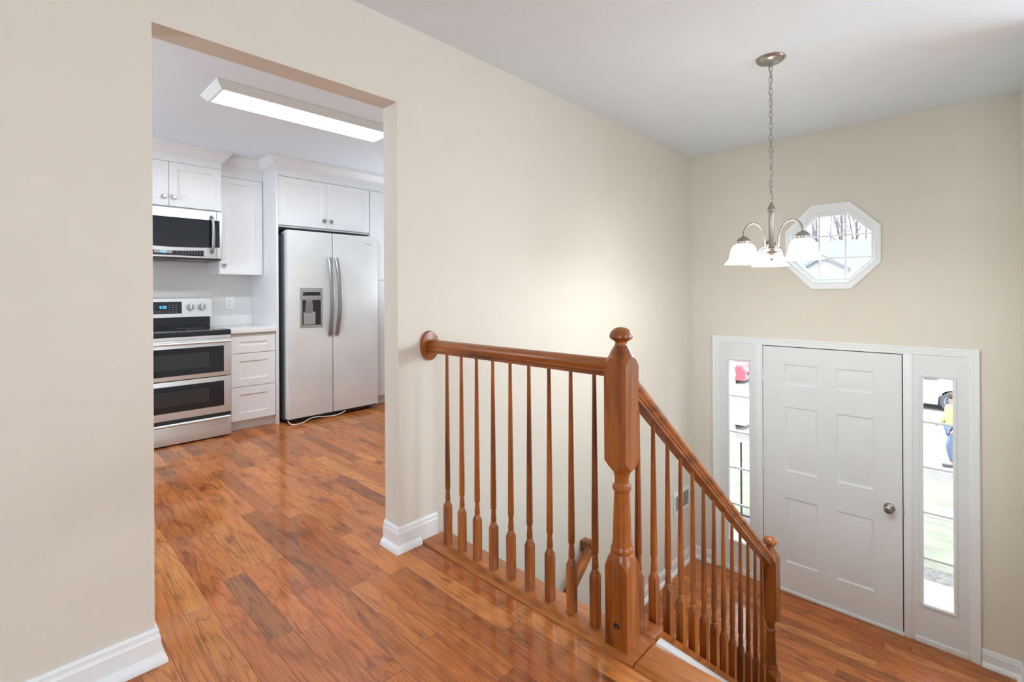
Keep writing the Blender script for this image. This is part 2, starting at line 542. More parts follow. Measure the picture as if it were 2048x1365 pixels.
for sy in (-1, 1):
    for sz in (-1, 1):
        yc, zc = OY + sy * HY, OZ + sz * HZ
        tri = [(yc, zc), (yc - sy * k, zc), (yc, zc - sz * k)]
        b.prism(tri, 'x', XE, XE + t)
struct('wall_front', b, 'wall', 'beige entry wall around the front door and octagon window', 'wall')
b = MB(); b.box(1.62, XE, YR - 0.1, YR, -2.9, H)
b.bm.clear()
b.box(1.62, XE, YR - 0.1, YR, -2.9, -0.001); b.box(3.35, XE, YR - 0.1, YR, -0.001, H)
struct('wall_right', b, 'wall', 'beige stairwell wall at the right edge of the photo', 'wall')

b = MB(); b.box(-3.3, XE + 0.16, -5.6, 3.43, H, H + 0.15)
struct('ceiling', b, 'ceil', 'flat white ceiling', 'ceiling')
# rest of the living room, kitchen and basement shell
b = MB()
b.box(-3.3, -3.2, -5.6, -3.5, 0, H); b.box(-3.3, -3.2, -1.9, 0, 0, H)
b.box(-3.3, -3.2, -3.5, -1.9, 0, 0.8); b.box(-3.3, -3.2, -3.5, -1.9, 2.1, H)
struct('wall_left', b, 'wall')
b = MB()
b.box(-3.3, -0.2, -5.6, -5.5, 0, H); b.box(1.6, XE, -5.6, -5.5, 0, H)
b.box(-0.2, 1.6, -5.6, -5.5, 0, 0.8); b.box(-0.2, 1.6, -5.6, -5.5, 2.1, H)
struct('wall_side', b, 'wall')
b = MB(); b.box(-1.6, 3.7, 3.31, 3.43, 0, H)
struct('wall_kitchen_back', b, 'kwall', 'pale grey kitchen wall behind the stove', 'wall')
b = MB(); b.box(-1.6, -1.5, WT, 1.2, 0, H); b.box(-1.6, -1.5, 2.2, 3.31, 0, H); b.box(-1.6, -1.5, 1.2, 2.2, 0, 1.0); b.box(-1.6, -1.5, 1.2, 2.2, 2.0, H)
struct('wall_kitchen_left', b, 'kwall')
b = MB(); b.box(3.6, 3.7, WT, 3.31, 0, H)
struct('wall_kitchen_right', b, 'kwall')
b = MB(); b.box(-0.6, XE, YR - 0.1, 0, -2.95, -2.72)
struct('floor_basement', b, 'carpet')
b = MB(); b.box(-0.7, -0.6, YR - 0.1, 0, -2.95, -0.25); b.box(-0.6, 1.62, YR - 0.1, YR, -2.95, -0.25); b.box(-0.6, X1, 0, 0.1, -2.95, -0.25)
struct('wall_basement', b, 'wall')


# baseboards
def base_profile(h=0.112):
    """(out, z) from the wall outward"""
    return [(0, 0), (0.030, 0), (0.029, 0.010), (0.024, 0.022), (0.016, 0.030), (0.013, 0.032), (0.013, h - 0.030),
            (0.011, h - 0.026), (0.009, h - 0.016), (0.009, h - 0.010), (0.006, h - 0.006), (0.004, h), (0, h)]


def baseboard(path, z, name, label, prof=None):
    """path: plan points (wall line), outward side to the right of travel; mitred"""
    prof = prof or base_profile()
    P = [Vector((p[0], p[1])) for p in path]
    rings = []
    for i, p in enumerate(P):
        d1 = (P[i] - P[i - 1]).normalized() if i > 0 else None
        d2 = (P[i + 1] - P[i]).normalized() if i < len(P) - 1 else None
        n1 = Vector((d1.y, -d1.x)) if d1 else None
        n2 = Vector((d2.y, -d2.x)) if d2 else None
        if n1 is None: off = n2
        elif n2 is None: off = n1
        else:
            s_ = (n1 + n2); off = s_ / (s_.dot(n1))
        rings.append([Vector((p.x + off.x * o_, p.y + off.y * o_, z + zz + 0.0005)) for o_, zz in prof])
    m = MB(); m.loft(rings, cap=True)
    return struct(name, m, 'trim', label, 'baseboard', smooth=25)


baseboard([(-3.2, -0.001), (X0 + 0.001, -0.001), (X0 + 0.001, WT)], 0, 'baseboard_left', 'white baseboard at the foot of the wall left of the doorway')
bp_flat = [(0, 0), (0.013, 0)] + base_profile()[6:]
bp_shoe = [(0.0131, 0)] + base_profile()[1:6] + [(0.0131, 0.032)]
baseboard([(X1 - 0.001, WT), (X1 - 0.001, -0.001), (1.462, -0.001)], 0, 'baseboard_right', 'white baseboard wrapping the wall end beside the landing balusters', bp_flat)
baseboard([(X1 - 0.001, WT), (X1 - 0.001, -0.001), (1.357, -0.001)], 0, 'baseboard_shoe', 'white quarter round at the foot of the wall end', bp_shoe)
baseboard([(3.02, -0.001), (XE - 0.001, -0.001), (XE - 0.001, -0.199)], ZF, 'baseboard_entry', 'white baseboard in the entry corner behind the stair balusters')
baseboard([(XE - 0.001, -1.946), (XE - 0.001, YR + 0.001), (3.1, YR + 0.001)], ZF, 'baseboard_front', 'white baseboard right of the front door casing')


# ================================================================== STAIRS
RISE, RUN = 1.287 / 7, 0.2286
b = MB()
st = thing('stair_flight', (2.2, -1.6, ZF), 'oak treads with white risers going down from the landing to the entry', 'stairs', kind='structure')
for i in range(1, 7):
    zt = -i * RISE
    x0 = 1.455 + (i - 1) * RUN
    tr = MB(); tr.box(x0 - 0.0, x0 + RUN + 0.025, YR + 0.012, -1.102, zt - 0.025, zt, 0.008)
    obj('tread', tr, 'nose_y', st)
for i in range(0, 7):
    x0 = 1.450 + i * RUN
    rs = MB(); rs.box(x0, x0 + 0.018, YR + 0.002, -1.102, -(i + 1) * RISE, -i * RISE - 0.026)
    obj('riser', rs, 'trim', st)
st2 = thing('stair_flight', (2.2, -0.5, -2.72), 'oak treads going down from the entry to the basement along the wall', 'stairs', kind='structure')
for i in range(1, 8):
    zt = ZF - i * RISE
    x1 = 3.0 - (i - 1) * RUN
    tr = MB(); tr.box(x1 - RUN - 0.025, x1, -1.0, -0.012, zt - 0.025, zt, 0.008)
    obj('tread', tr, 'nose_y', st2)
for i in range(0, 7):
    x1 = 3.0 - i * RUN
    rs = MB(); rs.box(x1 - 0.018, x1 - 0.001, -1.0, -0.003, ZF - (i + 1) * RISE, ZF - i * RISE - 0.027)
    obj('riser', rs, 'trim', st2)

# white stringer wall between the two flights, under the oak shoe
SH = 0.8273


def shoe_z(x):          # top of the sloping shoe
    return -0.032 - SH * (x - 1.627)


b = MB()
xe = LX - 0.04
b.prism([(1.50, -2.9), (xe, -2.9), (xe, shoe_z(xe) - 0.03), (1.60, shoe_z(1.60) - 0.03), (1.50, -0.03)], 'y', -1.09, -1.012)
struct('wall_stringer', b, 'trim', 'white stringer wall under the sloping oak shoe of the stairs', 'wall')
b = MB()
b.prism([(1.594, shoe_z(1.594) - 0.028), (xe, shoe_z(xe) - 0.028), (xe, shoe_z(xe) - 0.058), (1.594, shoe_z(1.594) - 0.058)], 'y', -1.096, -1.0905)
struct('trim_4', b, 'trim', 'narrow white moulding below the sloping oak shoe', 'trim')


# ================================================================== BALUSTRADES
def sq_ring(h, z, r=0.0, n=32):
    """square of half-width h, n points along its sides (corners included)"""
    pts = []
    for i in range(n):
        a = math.pi / 4 + 2 * math.pi * i / n
        k_ = h / max(abs(math.cos(a)), abs(math.sin(a)))
        pts.append(Vector((k_ * math.cos(a), k_ * math.sin(a), z)))
    return pts


def rd_ring(r, z, n=32):
    return [Vector((r * math.cos(math.pi / 4 + 2 * math.pi * i / n), r * math.sin(math.pi / 4 + 2 * math.pi * i / n), z)) for i in range(n)]


def arch_ring(h, z, drop, r=0.0, n=32):
    """square ring whose corners drop lower than the mid-sides: the cut where a turned part leaves a square block"""
    out = []
    for p in sq_ring(h, z, r, n):
        k_ = (math.hypot(p.x, p.y) / h - 1.0) / 0.4142
        out.append(Vector((p.x, p.y, z - drop * k_)))
    return out


def newel_mesh(z0, H_=1.05):
    """square blocks with a turned neck, local origin at its foot; returns (post, knob)"""
    h = 0.0415
    m = MB()
    rings = [sq_ring(h, z0, .002), arch_ring(h, .292, .030, .002)]
    rings += [rd_ring(r, z) for r, z in ((.0395, .296), (.0385, .304), (.0365, .307), (.0375, .313), (.0365, .322), (.0330, .327), (.0318, .332), (.0328, .337),
              (.0305, .345), (.0298, .39), (.0285, .44), (.0268, .48), (.0256, .505), (.0262, .510), (.0310, .516), (.0316, .522), (.0300, .529), (.0250, .533), (.0236, .536), (.0238, .552), (.0262, .566), (.0300, .576))]
    rings += [arch_ring(h, .585, -.03, .002), sq_ring(h, .62, .002), sq_ring(h, .93, .002), arch_ring(h, .962, .032, .002)]
    rings += [rd_ring(r, z) for r, z in ((.0385, .966), (.036, .972), (.031, .982), (.026, .990), (.0215, .998))]
    m.loft(rings)
    kb = MB()
    kb.loft([rd_ring(r, z) for r, z in ((.0215, .9975), (.0200, 1.003), (.0205, 1.009), (.0260, 1.013), (.0345, 1.018), (.0385, 1.024), (.0388, 1.029), (.0365, 1.037), (.0315, 1.045), (.0235, 1.052), (.0120, 1.057), (.0020, 1.058))])
    return m, kb


def add_newel(parent, x, y, z, skirt, label=None):
    m, kb = newel_mesh(skirt)
    for q in (m, kb):
        bmesh.ops.translate(q.bm, verts=q.bm.verts, vec=(x, y, z))
    p = obj('newel_post', m, 'oak_z', parent, smooth=30)
    obj('knob', kb, 'oak_z', p, smooth=30)
    return p


def baluster_mesh(top, sq=0.188, foot=0.0):
    h = 0.0145
    m = MB()
    n = 16
    rings = [sq_ring(h, foot, .001, n), arch_ring(h, sq, .012, .001, n)]
    for r, z in ((.0128, sq + .004), (.0122, sq + .010), (.0098, sq + .013), (.0122, sq + .017), (.0120, sq + .026), (.0104, sq + .050), (.0098, sq + .060),
                 (.0090, sq + .063), (.0122, sq + .067), (.0126, sq + .075), (.0124, sq + .14)):
        rings.append(rd_ring(r, z, n))
    for i in range(1, 6):
        z = sq + .14 + (top - sq - .14) * i / 5
        rings.append(rd_ring(.0124 - (.0124 - .0070) * i / 5, z, n))
    m.loft(rings)
    return m


RAIL = [(-0.022, 0), (0.022, 0), (0.022, 0.010), (0.0255, 0.013), (0.0265, 0.020), (0.0235, 0.024), (0.0275, 0.029), (0.0295, 0.036), (0.0285, 0.044), (0.024, 0.052), (0.015, 0.058), (0.005, 0.0605),
        (-0.005, 0.0605), (-0.015, 0.058), (-0.024, 0.052), (-0.0285, 0.044), (-0.0295, 0.036), (-0.0275, 0.029), (-0.0235, 0.024), (-0.0265, 0.020), (-0.0255, 0.013), (-0.022, 0.010)]

# landing balustrade
lb = thing('balustrade', (NX, -0.53, 0.01), 'stained oak railing along the landing edge from the wall to the tall newel post', 'railing')
m = MB(); m.prism([(NX + p[0], 0.900 + p[1]) for p in RAIL], 'y', NY + 0.040, -0.0185)
obj('handrail', m, 'oak_y', lb, smooth=30)
m = MB()
rr = []
for s_, yy in ((1.0, -0.001), (1.0, -0.012), (0.965, -0.017), (0.90, -0.018)):
    rr.append([Vector((NX - 0.006 + 0.052 * s_ * math.cos(a), yy, 0.932 + 0.072 * s_ * math.sin(a))) for a in [2 * math.pi * i / 40 for i in range(40)]])
m.loft(rr)
obj('rosette', m, 'oak_z', lb, smooth=30)
add_newel(lb, NX, NY, 0.01, 0.0)
# recessed bolt in the foot of the newel
m = MB()
rr = [[Vector((NX - 0.0415 - dx, NY - 0.002 + r * math.cos(a), 0.085 + r * math.sin(a))) for a in [2 * math.pi * i / 20 for i in range(20)]] for dx, r in ((-0.0005, 0.0105), (0.0006, 0.0105), (0.0006, 0.0095))]
m.loft(rr)
bolt = obj('bolt_hole', m, 'dark', lb)
m = MB(); m.cyl((NX - 0.0412, NY - 0.005, 0.083), (NX - 0.047, NY - 0.006, 0.083), 0.004, 10)
obj('bolt', m, 'nickel', bolt)
pb = None
for i in range(9):
    y = -0.121 - 0.1028 * i + (-0.0145 + 0.013)
    if pb is None:
        bm_ = baluster_mesh(0.893)
        pb = obj('baluster', bm_, 'oak_z', None, smooth=35)
        pb.parent = lb; o = pb
    else:
        o = pb.copy(); C.collection.objects.link(o); o.parent = lb
    o.location = Vector((NX + 0.008, y, 0.01)) - lb.location

# stair balustrade
sb = thing('balustrade', (2.25, NY, -0.6), 'stained oak railing sloping down the stairs to the short newel post by the door', 'railing')
SR = 0.795
ang = math.atan(SR)


def rail_top(x):
    return 0.862 - SR * (x - 1.537)


xa, xb = NX + 0.040, LX - 0.038
m = MB()
rings = []
ca = math.cos(ang)
for x in (xa, xb):
    rings.append([Vector((x, NY + p[0], rail_top(x) - (0.0605 - p[1]) / ca)) for p in RAIL])
m.loft(rings)
hr = obj('handrail', m, 'oak_x', sb, smooth=30)
m = MB()
m.prism([(1.594, shoe_z(1.594)), (xe, shoe_z(xe)), (xe, shoe_z(xe) - 0.027), (1.594, shoe_z(1.594) - 0.027)], 'y', -1.10, -1.008)
obj('shoe_rail', m, 'oak_x', sb)
add_newel(sb, LX, NY, ZF + 0.0005, 0.0)
pb = None
for i in range(13):
    x = 1.5335 + 0.1135 * i
    if i == 0:
        m = baluster_mesh(rail_top(x) - 0.078 - 0.004 + 0.002, 0.19)
        o = obj('baluster', m, 'oak_z', None, smooth=35)
        o.parent = sb; o.location = Vector((x, NY + 0.0, 0.004)) - sb.location
        continue
    if pb is None:
        zb = shoe_z(x)
        m = baluster_mesh(rail_top(x) - 0.0745 - zb + 0.015, 0.193, foot=-0.010)
        pb = obj('baluster', m, 'oak_z', None, smooth=35)
        o = pb
    else:
        o = pb.copy(); C.collection.objects.link(o)
    o.parent = sb
    o.location = Vector((x, NY, shoe_z(x))) - sb.location

# wall rail of the lower flight
wr = thing('handrail', (2.2, -0.05, -0.9), 'oak handrail on the wall beside the lower stairs, seen between the balusters', 'handrail')
m = MB()
za = -0.47


def wr_z(x):
    return za - 0.80 * (2.69 - x)


rings = [[Vector((x, -0.062 + p[0], wr_z(x) - (0.0605 - p[1]) / 0.78)) for p in RAIL] for x in (1.45, 2.69)]
m.loft(rings)
obj('rail', m, 'oak_x', wr, smooth=30)
m = MB(); m.box(2.655, 2.715, -0.092, -0.001, -0.545, -0.475, 0.006)
obj('wall_return', m, 'oak_y', wr)
for xx in (1.7, 2.45):
    m = MB(); m.tube([(xx, -0.0005, wr_z(xx) - 0.13), (xx, -0.04, wr_z(xx) - 0.13), (xx, -0.062, wr_z(xx) - 0.115), (xx, -0.062, wr_z(xx) - 0.075)], 0.006)
    m.cyl((xx, -0.0005, wr_z(xx) - 0.13), (xx, -0.006, wr_z(xx) - 0.13), 0.022)
    obj('bracket', m, 'nickel', wr)


# ================================================================== FRONT DOOR UNIT
def paneled_face(m, axis_x, y0, y1, z0, z1, panels, loops, thick):
    """a slab facing -x at x=axis_x with recessed-raised panels"""
    ys = sorted({y0, y1} | {p[0] for p in panels} | {p[1] for p in panels})
    zs = sorted({z0, z1} | {p[2] for p in panels} | {p[3] for p in panels})
    for a, bb in zip(ys, ys[1:]):
        for c, d in zip(zs, zs[1:]):
            if any(abs(a - p[0]) < 1e-5 and abs(bb - p[1]) < 1e-5 and abs(c - p[2]) < 1e-5 and abs(d - p[3]) < 1e-5 for p in panels):
                prev = None
                for ins, dep in loops:
                    r_ = [m.bm.verts.new((axis_x + dep, yy, zz)) for yy, zz in ((a + ins, c + ins), (bb - ins, c + ins), (bb - ins, d - ins), (a + ins, d - ins))]
                    if prev:
                        for i in range(4):
                            m.bm.faces.new((prev[i], prev[(i + 1) % 4], r_[(i + 1) % 4], r_[i]))
                    prev = r_
                m.bm.faces.new(prev)
            else:
                m.bm.faces.new([m.bm.verts.new((axis_x, yy, zz)) for yy, zz in ((a, c), (bb, c), (bb, d), (a, d))])
    # sides and back
    x1 = axis_x + thick
    for f in (((axis_x, y0, z0), (axis_x, y1, z0), (x1, y1, z0), (x1, y0, z0)), ((axis_x, y0, z1), (axis_x, y1, z1), (x1, y1, z1), (x1, y0, z1)),
              ((axis_x, y0, z0), (axis_x, y0, z1), (x1, y0, z1), (x1, y0, z0)), ((axis_x, y1, z0), (axis_x, y1, z1), (x1, y1, z1), (x1, y1, z0)),
              ((x1, y0, z0), (x1, y1, z0), (x1, y1, z1), (x1, y0, z1))):
        m.bm.faces.new([m.bm.verts.new(q) for q in f])
    bmesh.ops.remove_doubles(m.bm, verts=m.bm.verts, dist=1e-5)
    bmesh.ops.recalc_face_normals(m.bm, faces=m.bm.faces)
    return m


DX = 4.432
dr = thing('door_1', (DX, -1.082, -1.264), 'white six panel front door with a round nickel knob', 'door', kind='structure')
pan = []
for ya, yb in ((-1.019, -0.787), (-1.377, -1.143)):
    for za_, zb_ in ((0.42, 0.586), (-0.29, 0.236), (-1.04, -0.512)):
        pan.append((ya, yb, za_, zb_))
m = MB()
paneled_face(m, DX, -1.5415, -0.6225, -1.262, 0.7255, pan, [(0, 0), (0.006, 0.007), (0.012, 0.0085), (0.018, 0.0085), (0.046, 0.0015), (0.050, 0.001)], 0.044)
obj('panel_slab', m, 'door', dr, smooth=20)
m = MB(); m.lathe(0, 0, [(0.0, 0.0), (0.033, 0.0), (0.0335, 0.004), (0.031, 0.009), (0.016, 0.012), (0.0125, 0.016), (0.0125, 0.030), (0.018, 0.035), (0.0255, 0.041), (0.0275, 0.049), (0.0265, 0.057), (0.021, 0.062), (0.010, 0.064), (0.0, 0.064)], 28,
                  M=Matrix.Translation((DX, -1.467, -0.393)) @ Matrix.Rotation(-math.pi / 2, 4, 'Y'), cap=False)
kn = obj('door_knob', m, 'nickel', dr)
m = MB(); m.lathe(0, 0, [(0.0, 0.0645), (0.006, 0.0645), (0.006, 0.0655), (0.0, 0.0655)], 12, M=Matrix.Translation((DX, -1.467, -0.393)) @ Matrix.Rotation(-math.pi / 2, 4, 'Y'), cap=False)
obj('keyhole', m, 'dgrey', kn)
for zc in (0.48, -0.268, -1.06):
    m = MB(); m.cyl((DX - 0.006, -0.6195, zc - 0.05), (DX - 0.006, -0.6195, zc + 0.05), 0.0065, 12)
    for q in (-0.03, -0.01, 0.01, 0.03):
        m.cyl((DX - 0.006, -0.6195, zc + q - 0.001), (DX - 0.006, -0.6195, zc + q + 0.001), 0.0069, 12)
    m.box(DX - 0.002, DX + 0.0, -0.632, -0.607, zc - 0.05, zc + 0.05)
    obj('hinge', m, 'door', dr)
m = MB(); m.box(DX + 0.004, DX + 0.01, -1.549, -1.540, -0.43, -0.376); m.box(DX - 0.0035, DX - 0.0015, -1.5515, -1.546, -0.43, -0.376)
obj('strike_plate', m, 'mark', dr)
m = MB(); m.box(DX + 0.012, DX + 0.03, -1.5475, -1.5412, -1.262, 0.731); m.box(DX + 0.012, DX + 0.03, -0.6228, -0.617, -1.262, 0.731); m.box(DX + 0.012, DX + 0.03, -1.547, -0.617, 0.7257, 0.732)
obj('weather_strip', m, 'dark', dr)

# frame: casing, mullion posts, sill
fr = thing('trim_5', (DX, -1.07, ZF), 'wide white casing around the front door and its sidelights', 'door casing', kind='structure')


def casing_profile():
    # (across, proud) across measured from the outer edge inward
    return [(0, 0), (0, 0.018), (0.003, 0.021), (0.010, 0.021), (0.013, 0.017), (0.030, 0.015), (0.036, 0.0135), (0.040, 0.0105), (0.045, 0.0115), (0.050, 0.010), (0.054, 0.007), (0.056, 0.0)]


def casing(path_yz):
    prof = casing_profile()
    P = [Vector(p) for p in path_yz]
    rings = []
    for i, p in enumerate(P):
        d1 = (P[i] - P[i - 1]).normalized() if i > 0 else None
        d2 = (P[i + 1] - P[i]).normalized() if i < len(P) - 1 else None
        n1 = Vector((-d1.y, d1.x)) if d1 else None
        n2 = Vector((-d2.y, d2.x)) if d2 else None
        off = n2 if n1 is None else n1 if n2 is None else (n1 + n2) / ((n1 + n2).dot(n1))
        rings.append([Vector((XE - pr, p.x + off.x * ac, p.y + off.y * ac)) for ac, pr in prof])
    m_ = MB(); m_.loft(rings)
    return m_


cz = casing([(-0.199, ZF), (-0.199, 0.790), (-1.944, 0.790), (-1.944, ZF)])
# inward is to the right of travel here: flip
bm_c = cz.bm
ymid, ztop = -1.0715, 0.790
cz = MB()
prof = casing_profile()
rings = []
for (y, z, dy, dz) in ((-0.199, ZF + 0.0005, -1, 0), (-0.199, 0.790, -1, -1), (-1.944, 0.790, 1, -1), (-1.944, ZF + 0.0005, 1, 0)):
    rings.append([Vector((XE - pr - (0.0005 if pr == 0 else 0), y + dy * ac, z + dz * ac)) for ac, pr in prof])
cz.loft(rings)
bm_c.free()
obj('casing', cz, 'trim', fr, smooth=25)
for ya, yb in ((-1.600, -1.5475), (-0.617, -0.565)):
    m = MB(); m.box(DX - 0.001, XE + 0.09, ya, yb, ZF + 0.001, 0.7345, 0.003)
    obj('mullion_post', m, 'trim', fr)
    m = MB(); m.box(DX - 0.005, DX - 0.0012, ya + 0.010, yb - 0.010, ZF + 0.001, 0.734, 0.0015)
    obj('mullion_bead', m, 'trim', fr)
m = MB(); m.box(DX + 0.001, XE + 0.09, -1.547, -0.6172, 0.7322, 0.7600)
obj('head_jamb', m, 'trim', fr)
m = MB(); m.box(DX - 0.012, XE + 0.13, -1.5472, -0.6172, ZF + 0.0005, ZF + 0.022, 0.003)
obj('threshold', m, 'trim', fr)


# sidelights
def sidelight(n, yg0, yg1, yp0, yp1, label):
    zg0, zg1 = -1.008, 0.577
    s = thing('window_%d' % n, (DX, (yp0 + yp1) / 2, ZF), label, 'window', kind='structure')
    m = MB()
    xs0, xs1 = DX + 0.006, XE + 0.05
    zb, zt = ZF + 0.001, 0.7345
    m.box(xs0, xs1, yp0, yg0, zb, zt); m.box(xs0, xs1, yg1, yp1, zb, zt)
    m.box(xs0, xs1, yg0, yg1, zb, zg0); m.box(xs0, xs1, yg0, yg1, zg1, zt)
    obj('panel', m, 'door', s)
    # lip around the glass
    m = MB()
    prof = [(0.022, 0.0), (0.021, 0.006), (0.017, 0.009), (0.010, 0.008), (0.003, 0.004), (-0.002, -0.004), (-0.002, -0.026)]
    rings = []
    for (y, z, sy, sz) in ((yg0, zg0, -1, -1), (yg1, zg0, 1, -1), (yg1, zg1, 1, 1), (yg0, zg1, -1, 1), (yg0, zg0, -1, -1)):
        rings.append([Vector((xs0 - pr, y + sy * ac, z + sz * ac)) for ac, pr in prof])
    m.loft(rings, cap=False, closed=False)
    obj('glazing_frame', m, 'door', s, smooth=25)
    xg = DX + 0.028
    mt = MB()
    for zc in (0.262, -0.056, -0.374, -0.694):
        mt.box(xg - 0.008, xg + 0.008, yg0, yg1, zc - 0.008, zc + 0.008, 0.002)
    obj('glazing_bars', mt, 'door', s)
    m = MB(); m.box(xg - 0.002, xg + 0.002, yg0 - 0.003, yg1 + 0.003, zg0 - 0.003, zg1 + 0.003)
    obj('pane', m, 'glass', s)
    m = MB(); m.box(DX - 0.006, DX + 0.0055, yp0 + 0.012, yp1 - 0.012, ZF + 0.001, ZF + 0.040, 0.004)
    obj('base_strip', m, 'trim', s)
    return s


sidelight(1, -0.509, -0.342, -0.566, -0.252, 'narrow five pane sidelight left of the front door, behind the stair rail')
sidelight(2, -1.812, -1.655, -1.891, -1.599, 'narrow five pane sidelight right of the front door')


# octagon window
def octa(ay, az, x, cy=OY, cz_=OZ):
    s_ = 1 / math.cos(math.pi / 8)
    return [Vector((x, cy + ay * s_ * math.cos(math.pi / 8 + math.pi / 4 * i), cz_ + az * s_ * math.sin(math.pi / 8 + math.pi / 4 * i))) for i in range(8)]


ow = thing('window_3', (XE, OY, OZ), 'small white octagon window above the front door', 'window', kind='structure')
m = MB()
rings = [octa(a * (0.972 if a > 0.3 else 1), a * (1.028 if a > 0.3 else 1), x) for a, x in ((0.325, XE - 0.0005), (0.325, XE - 0.020), (0.320, XE - 0.024), (0.290, XE - 0.020), (0.284, XE - 0.023), (0.278, XE - 0.021), (0.274, XE - 0.014), (0.274, XE + 0.02))]
m.loft(rings, cap=False)
obj('casing', m, 'trim', ow, smooth=20)
m = MB()
rings = [octa(a, a, x) for a, x in ((0.274, XE + 0.018), (0.266, XE + 0.018), (0.263, XE + 0.022), (0.262, XE + 0.034), (0.250, XE + 0.036), (0.246, XE + 0.045), (0.243, XE + 0.06), (0.243, XE + 0.075), (0.274, XE + 0.075))]
m.loft(rings, cap=False)
obj('sash', m, 'trim', ow, smooth=20)
m = MB()
xg = XE + 0.062
for d in (-0.088, 0.088):
    m.box(xg - 0.007, xg + 0.007, OY + d - 0.0065, OY + d + 0.0065, OZ - 0.2455, OZ + 0.2455, 0.002)
    m.box(xg - 0.0062, xg + 0.0062, OY - 0.2455, OY + 0.2455, OZ + d - 0.0065, OZ + d + 0.0065, 0.002)
obj('glazing_bars', m, 'trim', ow)
m = MB(); m.loft([octa(0.246, 0.246, xg - 0.002), octa(0.246, 0.246, xg + 0.002)])
obj('pane', m, 'glass', ow, smooth=0)

# doorstop and wall register
ds = thing('doorstop', (3.83, -0.05, ZF + 0.05), 'small grey spring doorstop on the baseboard behind the stair balusters', 'doorstop')
m = MB(); m.tube([(3.83 + 0.005 * math.cos(i * 1.2), -0.016 - i * 0.0014, ZF + 0.055 + 0.005 * math.sin(i * 1.2)) for i in range(44)], 0.0016, 6)
obj('spring', m, 'nickel', ds)
m = MB(); m.cyl((3.83, -0.076, ZF + 0.055), (3.83, -0.088, ZF + 0.055), 0.007, 12)
obj('rubber_tip', m, 'white', ds)
rg = thing('wall_register', (4.21, 0, -0.69), 'white wall register with grey louvres low on the entry wall behind balusters', 'register')
m = MB()
m.box(4.055, 4.075, -0.010, -0.001, -0.785, -0.596, 0.002); m.box(4.345, 4.365, -0.010, -0.001, -0.785, -0.596, 0.002)
m.box(4.075, 4.345, -0.010, -0.001, -0.785, -0.762, 0.002); m.box(4.075, 4.345, -0.010, -0.001, -0.630, -0.596, 0.002); m.box(4.206, 4.226, -0.010, -0.001, -0.763, -0.629, 0.002)
obj('frame', m, 'trim', rg)
m = MB(); m.box(4.076, 4.345, -0.004, -0.002, -0.763, -0.629)
for i in range(10):
    z = -0.757 + i * 0.0135
    m.box(4.076, 4.345, -0.008, -0.003, z, z + 0.005)
obj('louvres', m, 'grey', rg)


# ================================================================== CHANDELIER
CX, CYY = 2.852, -1.129
ch = thing('chandelier', (CX, CYY, H), 'brushed nickel chandelier with three lit white bell shades hanging on a chain', 'chandelier')
m = MB(); m.lathe(CX, CYY, [(0.070, H - 0.0005), (0.071, H - 0.004), (0.068, H - 0.010), (0.055, H - 0.020), (0.035, H - 0.027), (0.014, H - 0.031), (0.010, H - 0.033), (0.010, H - 0.042), (0.004, H - 0.046)], 36)
obj('canopy', m, 'nickel', ch)


def link(m, c, L, W, r, rot):
    pts = []
    for i in range(20):
        a = 2 * math.pi * i / 20
        ex = W * math.cos(a); ez = L * math.sin(a)
        pts.append(Vector((c[0] + ex * math.cos(rot), c[1] + ex * math.sin(rot), c[2] + ez)))
    m.tube(pts, r, 6, closed=True)


m = MB()
zt, zb = H - 0.040, 1.655
nl = 24
pitch = (zt - zb) / nl
random.seed(4)
for i in range(nl):
    link(m, (CX, CYY, zt - pitch * (i + 0.5)), pitch * 0.5 + 0.0045, 0.0092, 0.0018, (0.75 if i % 2 else 2.32) + random.uniform(-.25, .25))
obj('chain', m, 'nickel', ch)
m = MB(); m.tube([(CX + 0.007 * math.sin(i * 0.9), CYY + 0.007 * math.cos(i * 0.9), zt - (zt - zb) * i / 40) for i in range(41)], 0.0016, 6)
obj('lamp_wire', m, 'grey', ch)
m = MB(); m.lathe(CX, CYY, [(0.003, 1.662), (0.007, 1.658), (0.009, 1.650), (0.014, 1.640), (0.0195, 1.628), (0.019, 1.620), (0.0155, 1.614), (0.0135, 1.609), (0.0135, 1.43), (0.016, 1.424), (0.020, 1.418)], 24)
obj('stem', m, 'nickel', ch)
m = MB(); m.lathe(CX, CYY, [(0.020, 1.420), (0.046, 1.418), (0.0525, 1.412), (0.050, 1.406), (0.043, 1.402), (0.043, 1.398), (0.035, 1.392), (0.020, 1.386), (0.009, 1.378), (0.008, 1.366), (0.017, 1.360), (0.018, 1.356), (0.009, 1.351), (0.006, 1.340), (0.004, 1.326), (0.001, 1.320)], 28)
obj('hub', m, 'nickel', ch)
RA = 0.158
base_ang = math.atan2(CYY - CAM.y, CX - CAM.x)
shade_prof = [(0.034, 0.000), (0.046, -0.006), (0.056, -0.018), (0.0625, -0.036), (0.066, -0.055), (0.070, -0.073), (0.077, -0.089), (0.086, -0.099), (0.0945, -0.105), (0.0955, -0.107), (0.093, -0.1065), (0.083, -0.0985), (0.0745, -0.088), (0.0675, -0.072), (0.0635, -0.054), (0.060, -0.035), (0.0535, -0.018), (0.044, -0.009), (0.030, -0.004)]
